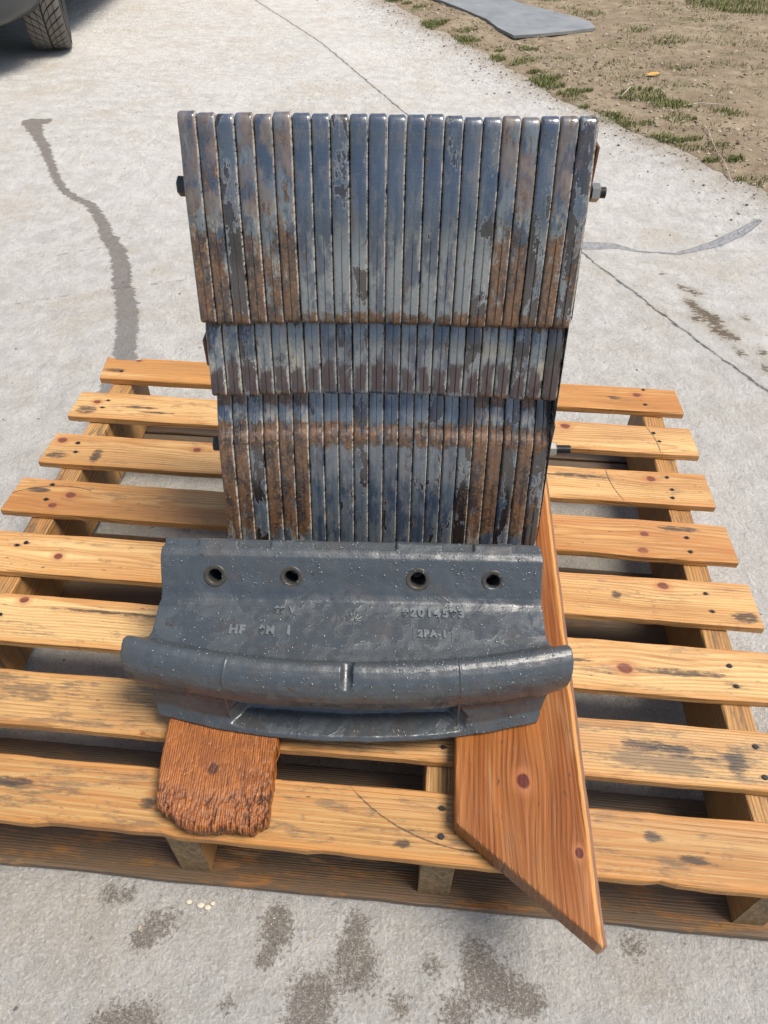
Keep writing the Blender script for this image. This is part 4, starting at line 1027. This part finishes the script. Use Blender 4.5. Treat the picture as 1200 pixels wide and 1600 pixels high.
rr_ = random.Random(4)
def any_ground(r2):
    return r2.uniform(-1.6, 1.6), r2.uniform(.15, 4.5)
scatter_stones('yard_grit', 700, any_ground, .001, .004, M['crumb'], 24, conc_z)
# pale chips lying in front of the pallet, each its own thing
for k_, (x, y, r_) in enumerate([(-.262, .316, .0034), (-.245, .312, .0042), (-.235, .3095, .0038), (-.229, .3145, .0029)]):
    bm = bmesh.new(); bmesh.ops.create_icosphere(bm, subdivisions=2, radius=r_)
    for v in bm.verts: v.co = Vector((v.co.x * 1.2 + .15 * r_ * mnoise.noise(v.co * 300 + Vector((k_, 0, 0))), v.co.y * .9, v.co.z * .35))
    o = link('pale_stone_chip', bm_mesh('pale_stone_chip', bm), simple('pale_chip_stone', (.50, .45, .35), .7, 0, .15, 300)); o.location = (x, y, .0035)
    tag(o, ['leftmost of the tiny pale stone chips in front of the pallet', 'largest tiny pale stone chip in front of the pallet', 'rightmost of the tiny pale stone chips in front of the pallet', 'smallest pale stone chip touching the bottom board of the pallet'][k_], 'stone', group='pale chips at the foot of the pallet')

def grass_mat():
    b = NB('grass_blade'); geo = b.n('NewGeometry'); r_ = geo.outputs['Random Per Island']
    return b.fin(b.mix(r_, (.075, .105, .028), (.23, .23, .085)), 0.7, None, spec=0.2)
gvv = []; gff = []; rg2 = random.Random(31)
def tuft(cx, cy, rad, n, hmax):
    n = int(n * 1.5)
    for _ in range(n):
        a = rg2.uniform(0, 6.3); d_ = rad * math.sqrt(rg2.random()); x, y = cx + d_ * math.cos(a) * 1.4, cy + d_ * math.sin(a)
        if edge_s(x, y) < -.03 or (5.1 < y < 6.6 and .25 + (6.3 - y) * .42 < x < 1.33 - max(0, y - 5.55) * .45): continue
        z = dirt_z(x, y); h_ = hmax * rg2.uniform(.35, 1); t = rg2.uniform(0, 6.3); bend = h_ * rg2.uniform(.3, 1.1); w_ = rg2.uniform(.0012, .0026)
        dx, dy = math.cos(t), math.sin(t); b0 = len(gvv)
        gvv.extend([(x - dy * w_, y + dx * w_, z - .004), (x + dy * w_, y - dx * w_, z - .004), (x + dx * bend * .35 + dy * w_ * .7, y + dy * bend * .35 - dx * w_ * .7, z + h_ * .6), (x + dx * bend * .35 - dy * w_ * .7, y + dy * bend * .35 + dx * w_ * .7, z + h_ * .6), (x + dx * bend, y + dy * bend, z + h_)])
        gff.extend([(b0, b0 + 1, b0 + 2, b0 + 3), (b0 + 3, b0 + 2, b0 + 4)])
def G_(u, v):
    ray = ca * ((u - 600) / 1120) - cb * ((v - 800) / 1120) + fw
    t = (.03 - CAM_H) / ray.z; return ray.x * t, ray.y * t
for (u, v, rad, n, h_) in [(675, 38, .07, 260, .03), (725, 60, .05, 150, .025), (772, 90, .05, 200, .03), (825, 78, .05, 130, .02), (840, 125, .07, 300, .03), (862, 133, .05, 160, .025), (890, 145, .05, 170, .025), (925, 172, .04, 120, .02), (945, 180, .06, 300, .03), (968, 190, .04, 140, .02),
                           (1030, 215, .06, 240, .025), (1000, 155, .09, 320, .03), (1045, 168, .08, 240, .03), (1060, 190, .06, 120, .02), (1140, 182, .06, 130, .02), (1042, 66, .09, 150, .025), (1060, 112, .05, 60, .02), (915, 25, .1, 160, .02), (1160, 282, .06, 140, .025), (1195, 305, .05, 90, .02), (995, 50, .05, 70, .02), (1100, 10, .1, 160, .025), (620, 0, .05, 60, .02), (860, 3, .1, 150, .03)]:
    x, y = G_(u, v); tuft(x, y, rad, n, h_)
for _ in range(150):
    x, y = rg2.uniform(2.1, 4.4), rg2.uniform(5.5, 8.2)
    if y > 5.4 + (2.9 - x) * .9: tuft(x, y, .16, 150, .045)
for _ in range(420):
    x, y = rg2.uniform(.2, 3.5), rg2.uniform(2.6, 7.5)
    if edge_s(x, y) > .1: tuft(x, y, .07, 22, .018)
for _ in range(90):
    p, n = along(EDGE, rg2.uniform(.35, .80)); q = p + n * side * rg2.uniform(.0, .16); tuft(q.x, q.y, rg2.uniform(.02, .05), rg2.randint(25, 90), .020)
gr = link('grass', mesh_py('grass', gvv, gff), grass_mat()); gr['kind'] = 'stuff'
# fallen leaf, scrap of plastic, twigs
def leafm(name, pts, mat, loc, rz, label, cat):
    bm = bmesh.new(); r_ = [bm.verts.new((a, c, .006 * math.sin(a * 60) + .004)) for a, c in pts]; r2 = [bm.verts.new((v.co.x, v.co.y, v.co.z + .0015)) for v in r_]
    bm.faces.new(list(reversed(r_))); bm.faces.new(r2)
    for q in range(len(r_)): bm.faces.new((r_[q], r_[(q + 1) % len(r_)], r2[(q + 1) % len(r_)], r2[q]))
    o = link(name, bm_mesh(name, bm), mat); o.location = loc; o.rotation_euler = (.1, .1, rz); tag(o, label, cat)
x, y = G_(1017, 127)
leafm('fallen_leaf', [(-.04, 0), (-.02, -.014), (.01, -.017), (.04, -.004), (.03, .010), (0, .016), (-.025, .012)], simple('orange_leaf', (.55, .27, .05), .6), (x, y, dirt_z(x, y) + .01), .3, 'small dry orange leaf lying on the bare dirt', 'leaf')
x, y = G_(1010, 4)
leafm('plastic_scrap', [(-.06, .02), (-.02, -.02), (.05, -.03), (.07, -.01), (.01, .03)], simple('white_plastic', (.8, .8, .8), .5), (x, y, dirt_z(x, y) + .012), 0, 'small white scrap of plastic on the dirt beyond the rubber mat', 'scrap')
def twig(pts, r_, label):
    bm = bmesh.new()
    for a, c in zip(pts[:-1], pts[1:]): cyl_bm(bm, a, c, r_, r_ * .85, 6)
    o = link('twig', bm_mesh('twig', bm), simple('dry_twig', (.42, .36, .27), .8)); tag(o, label, 'twig'); return o
def gp(u, v, h_=.006): x, y = G_(u, v); return (x, y, dirt_z(x, y) + h_)
twig([gp(955, 155), gp(970, 157, .012), gp(982, 149, .02)], .003, 'short pale bent twig on the dirt beside a grass tuft')
twig([gp(1065, 172), gp(1090, 170, .012), gp(1130, 172, .01)], .0025, 'thin straight pale twig lying farther right on the dirt')
# ridge of dried stalks along the wheel rut
twig([gp(1085, 195), gp(1092, 201, .010), gp(1104, 213, .012), gp(1111, 226, .013), gp(1119, 240, .014), gp(1131, 255, .013), gp(1138, 270, .012), gp(1147, 280, .010), gp(1149, 287, .008)], .0017, 'long curved dry root along the wheel rut at the right')

# ------------------------------------------------------------------ parked car, only its front corner is in view
car = empty('parked_car', (-2.81, 6.16, 0), R(1.0))
tag(car, 'dark grey parked car on the concrete with dusty treaded front tyre', 'car')
secs = [(-2.05, .60, .26, .52, .0), (-2.01, .74, .21, .62, .0), (-1.90, .85, .19, .68, .0), (-1.76, .915, .19, .74, 0), (-1.58, .955, .19, .82, 0), (-1.2, .965, .20, .92, 0), (-.6, .965, .20, .98, 0), (0, .965, .20, .98, 0), (1.0, .96, .20, .98, 0), (1.8, .93, .22, .96, 0), (2.1, .86, .28, .92, 0)]
bm = bmesh.new(); rows = []
for (y, hw, z0, z1, _) in secs:
    pts = []
    N_ = 28
    for k_ in range(N_):
        t = k_ / N_ * math.tau; cx = math.copysign(abs(math.cos(t)) ** .35, math.cos(t)); sz = math.copysign(abs(math.sin(t)) ** .45, math.sin(t))
        pts.append(bm.verts.new((hw * cx, y, (z0 + z1) / 2 + (z1 - z0) / 2 * sz)))
    rows.append(pts)
for a, c in zip(rows[:-1], rows[1:]):
    for k_ in range(28): bm.faces.new((a[k_], a[(k_ + 1) % 28], c[(k_ + 1) % 28], c[k_]))
bm.faces.new(rows[0]); bm.faces.new(list(reversed(rows[-1])))
cb_ = link('body', bm_mesh('body', bm), M['carpaint'], car)
ac = []
for yy in (-1.22, 1.35):
    for s in (-1, 1):
        b2 = bmesh.new(); cyl_bm(b2, (s * .62, yy, .33), (s * 1.1, yy, .33), .375, seg=40); c = link('cut', bm_mesh('cut', b2), None, car); ac.append(c)
        md_ = cb_.modifiers.new('b', 'BOOLEAN'); md_.object = c; md_.operation = 'DIFFERENCE'; md_.solver = 'EXACT'
m2 = evaluated(cb_); cb_.modifiers.clear(); cb_.data = m2
if not m2.materials: m2.materials.append(M['carpaint'])
m2.shade_smooth(); m2.set_sharp_from_angle(angle=R(35))
for c in ac: bpy.data.objects.remove(c)
# cabin
bm = bmesh.new(); rows = []
for (y, hw, z) in [(-.85, .74, .96), (-.25, .63, 1.38), (.3, .61, 1.45), (1.1, .60, 1.42), (1.85, .70, .95)]:
    rows.append([bm.verts.new((hw, y, z)), bm.verts.new((-hw, y, z)), bm.verts.new((-max(hw, .78), y, .93)), bm.verts.new((max(hw, .78), y, .93))])
for a, c in zip(rows[:-1], rows[1:]):
    for k_ in range(4): bm.faces.new((a[k_], a[(k_ + 1) % 4], c[(k_ + 1) % 4], c[k_]))
bm.faces.new(rows[0]); bm.faces.new(list(reversed(rows[-1])))
link('cabin_glass', bm_mesh('cabin_glass', bm), M['glass'], car)
bm = bmesh.new(); box_bm(bm, -.60, .60, -.26, 1.12, 1.425, 1.465, .02, 2); link('roof', bm_mesh('roof', bm), M['carpaint'], car)
bm = bmesh.new(); box_bm(bm, -.46, .46, -2.055, -1.99, .30, .42, .02, 2); gl = link('lower_grille', bm_mesh('lower_grille', bm), M['plastic'], car)
bm = bmesh.new(); box_bm(bm, -.40, .40, -2.05, -1.99, .47, .56, .02, 2); link('grille', bm_mesh('grille', bm), M['plastic'], car)
for s in (-1, 1):
    bm = bmesh.new(); box_bm(bm, s * .64 - .12, s * .64 + .12, -1.98, -1.80, .52, .62, .03, 2); link('headlight', bm_mesh('headlight', bm), M['glass'], car)
    bm = bmesh.new(); box_bm(bm, s * .60 - .09, s * .60 + .09, -2.015, -1.93, .29, .40, .03, 3); fg = link('fog_light', bm_mesh('fog_light', bm), M['plastic'], car)
    bm = bmesh.new(); prev = None
    for k_ in range(13):
        t = k_ / 12; x = s * (.44 + .28 * t); y = -2.045 + .13 * t ** 2.2; z = .285 + .10 * t ** 1.8
        ring_ = [bm.verts.new((x, y + .008 * math.cos(a), z + .006 * math.sin(a))) for a in (0, 1.57, 3.14, 4.71)]
        if prev:
            for q in range(4): bm.faces.new((prev[q], prev[(q + 1) % 4], ring_[(q + 1) % 4], ring_[q]))
        prev = ring_
    link('chrome_strip', bm_mesh('chrome_strip', bm), M['chrome'], fg)
def wheel(loc, rz, parent):
    Rr, Wd = .325, .205
    # tyre: revolved profile about X
    prof = [(-Wd/2 + .01, .215), (-Wd/2 - .006, .25), (-Wd/2 - .004, .285), (-Wd/2 + .012, .312), (-Wd/2 + .03, Rr - .006), (-Wd/4, Rr - .001), (0, Rr), (Wd/4, Rr - .001), (Wd/2 - .03, Rr - .006), (Wd/2 - .012, .312), (Wd/2 + .004, .285), (Wd/2 + .006, .25), (Wd/2 - .01, .215)]
    N_ = 96; v = []; f = []
    for k_ in range(N_):
        t = k_ * math.tau / N_
        for (x, r_) in prof: v.append((x, r_ * math.cos(t), r_ * math.sin(t)))
    m = len(prof)
    for k_ in range(N_):
        for j in range(m - 1):
            a = k_ * m + j; c = ((k_ + 1) % N_) * m + j; f.append((a, a + 1, c + 1, c))
    me = mesh_py('tyre', v, f); me.materials.append(M['tread_side'])
    rim = bmesh.new(); cyl_bm(rim, (-.07, 0, 0), (.085, 0, 0), .218, .218, 32)
    wo_ = link('wheel', bm_mesh('wheel', rim), M['chrome'], parent); wo_.location = loc; wo_.rotation_euler = (0, 0, rz)
    ty = link('tyre', me, None, wo_, True)
    # tread blocks: curved V pattern, raised from the carcass
    bv = []; bf = []
    NP = 46
    for k_ in range(NP):
        for s in (-1, 1):
            for (u0, u1) in ((.05, .30), (.335, .62), (.655, .98)):
                ring2 = []
                for (uu, side_) in [(u0, 0), ((u0 + u1) / 2, 0), (u1, 0), (u1, 1), ((u0 + u1) / 2, 1), (u0, 1)]:
                    ang = (k_ + (0 if s > 0 else .5)) * math.tau / NP + (.80 * math.tau / NP if side_ else 0) + (-.32 * (uu ** .55)) + .3
                    x = s * uu * Wd / 2; rr2 = Rr - .012 * max(0, (uu - .6) / .4) ** 2
                    ring2.append((x, ang, rr2))
                b0 = len(bv)
                for (x, ang, rr2) in ring2: bv.append((x, (rr2 + .006) * math.cos(ang), (rr2 + .006) * math.sin(ang)))
                for (x, ang, rr2) in ring2: bv.append((x, (rr2 - .004) * math.cos(ang), (rr2 - .004) * math.sin(ang)))
                bf.append((b0, b0 + 1, b0 + 4, b0 + 5)); bf.append((b0 + 1, b0 + 2, b0 + 3, b0 + 4))
                for q in range(6): bf.append((b0 + q, b0 + (q + 1) % 6, b0 + 6 + (q + 1) % 6, b0 + 6 + q))
    tr = link('tread', mesh_py('tread', bv, bf), M['tyre'], wo_)
    return wo_
for yy in (-1.22, 1.35):
    for s in (-1, 1): wheel((s * .790, yy, .330), R(17) if (yy < 0) else 0, car)
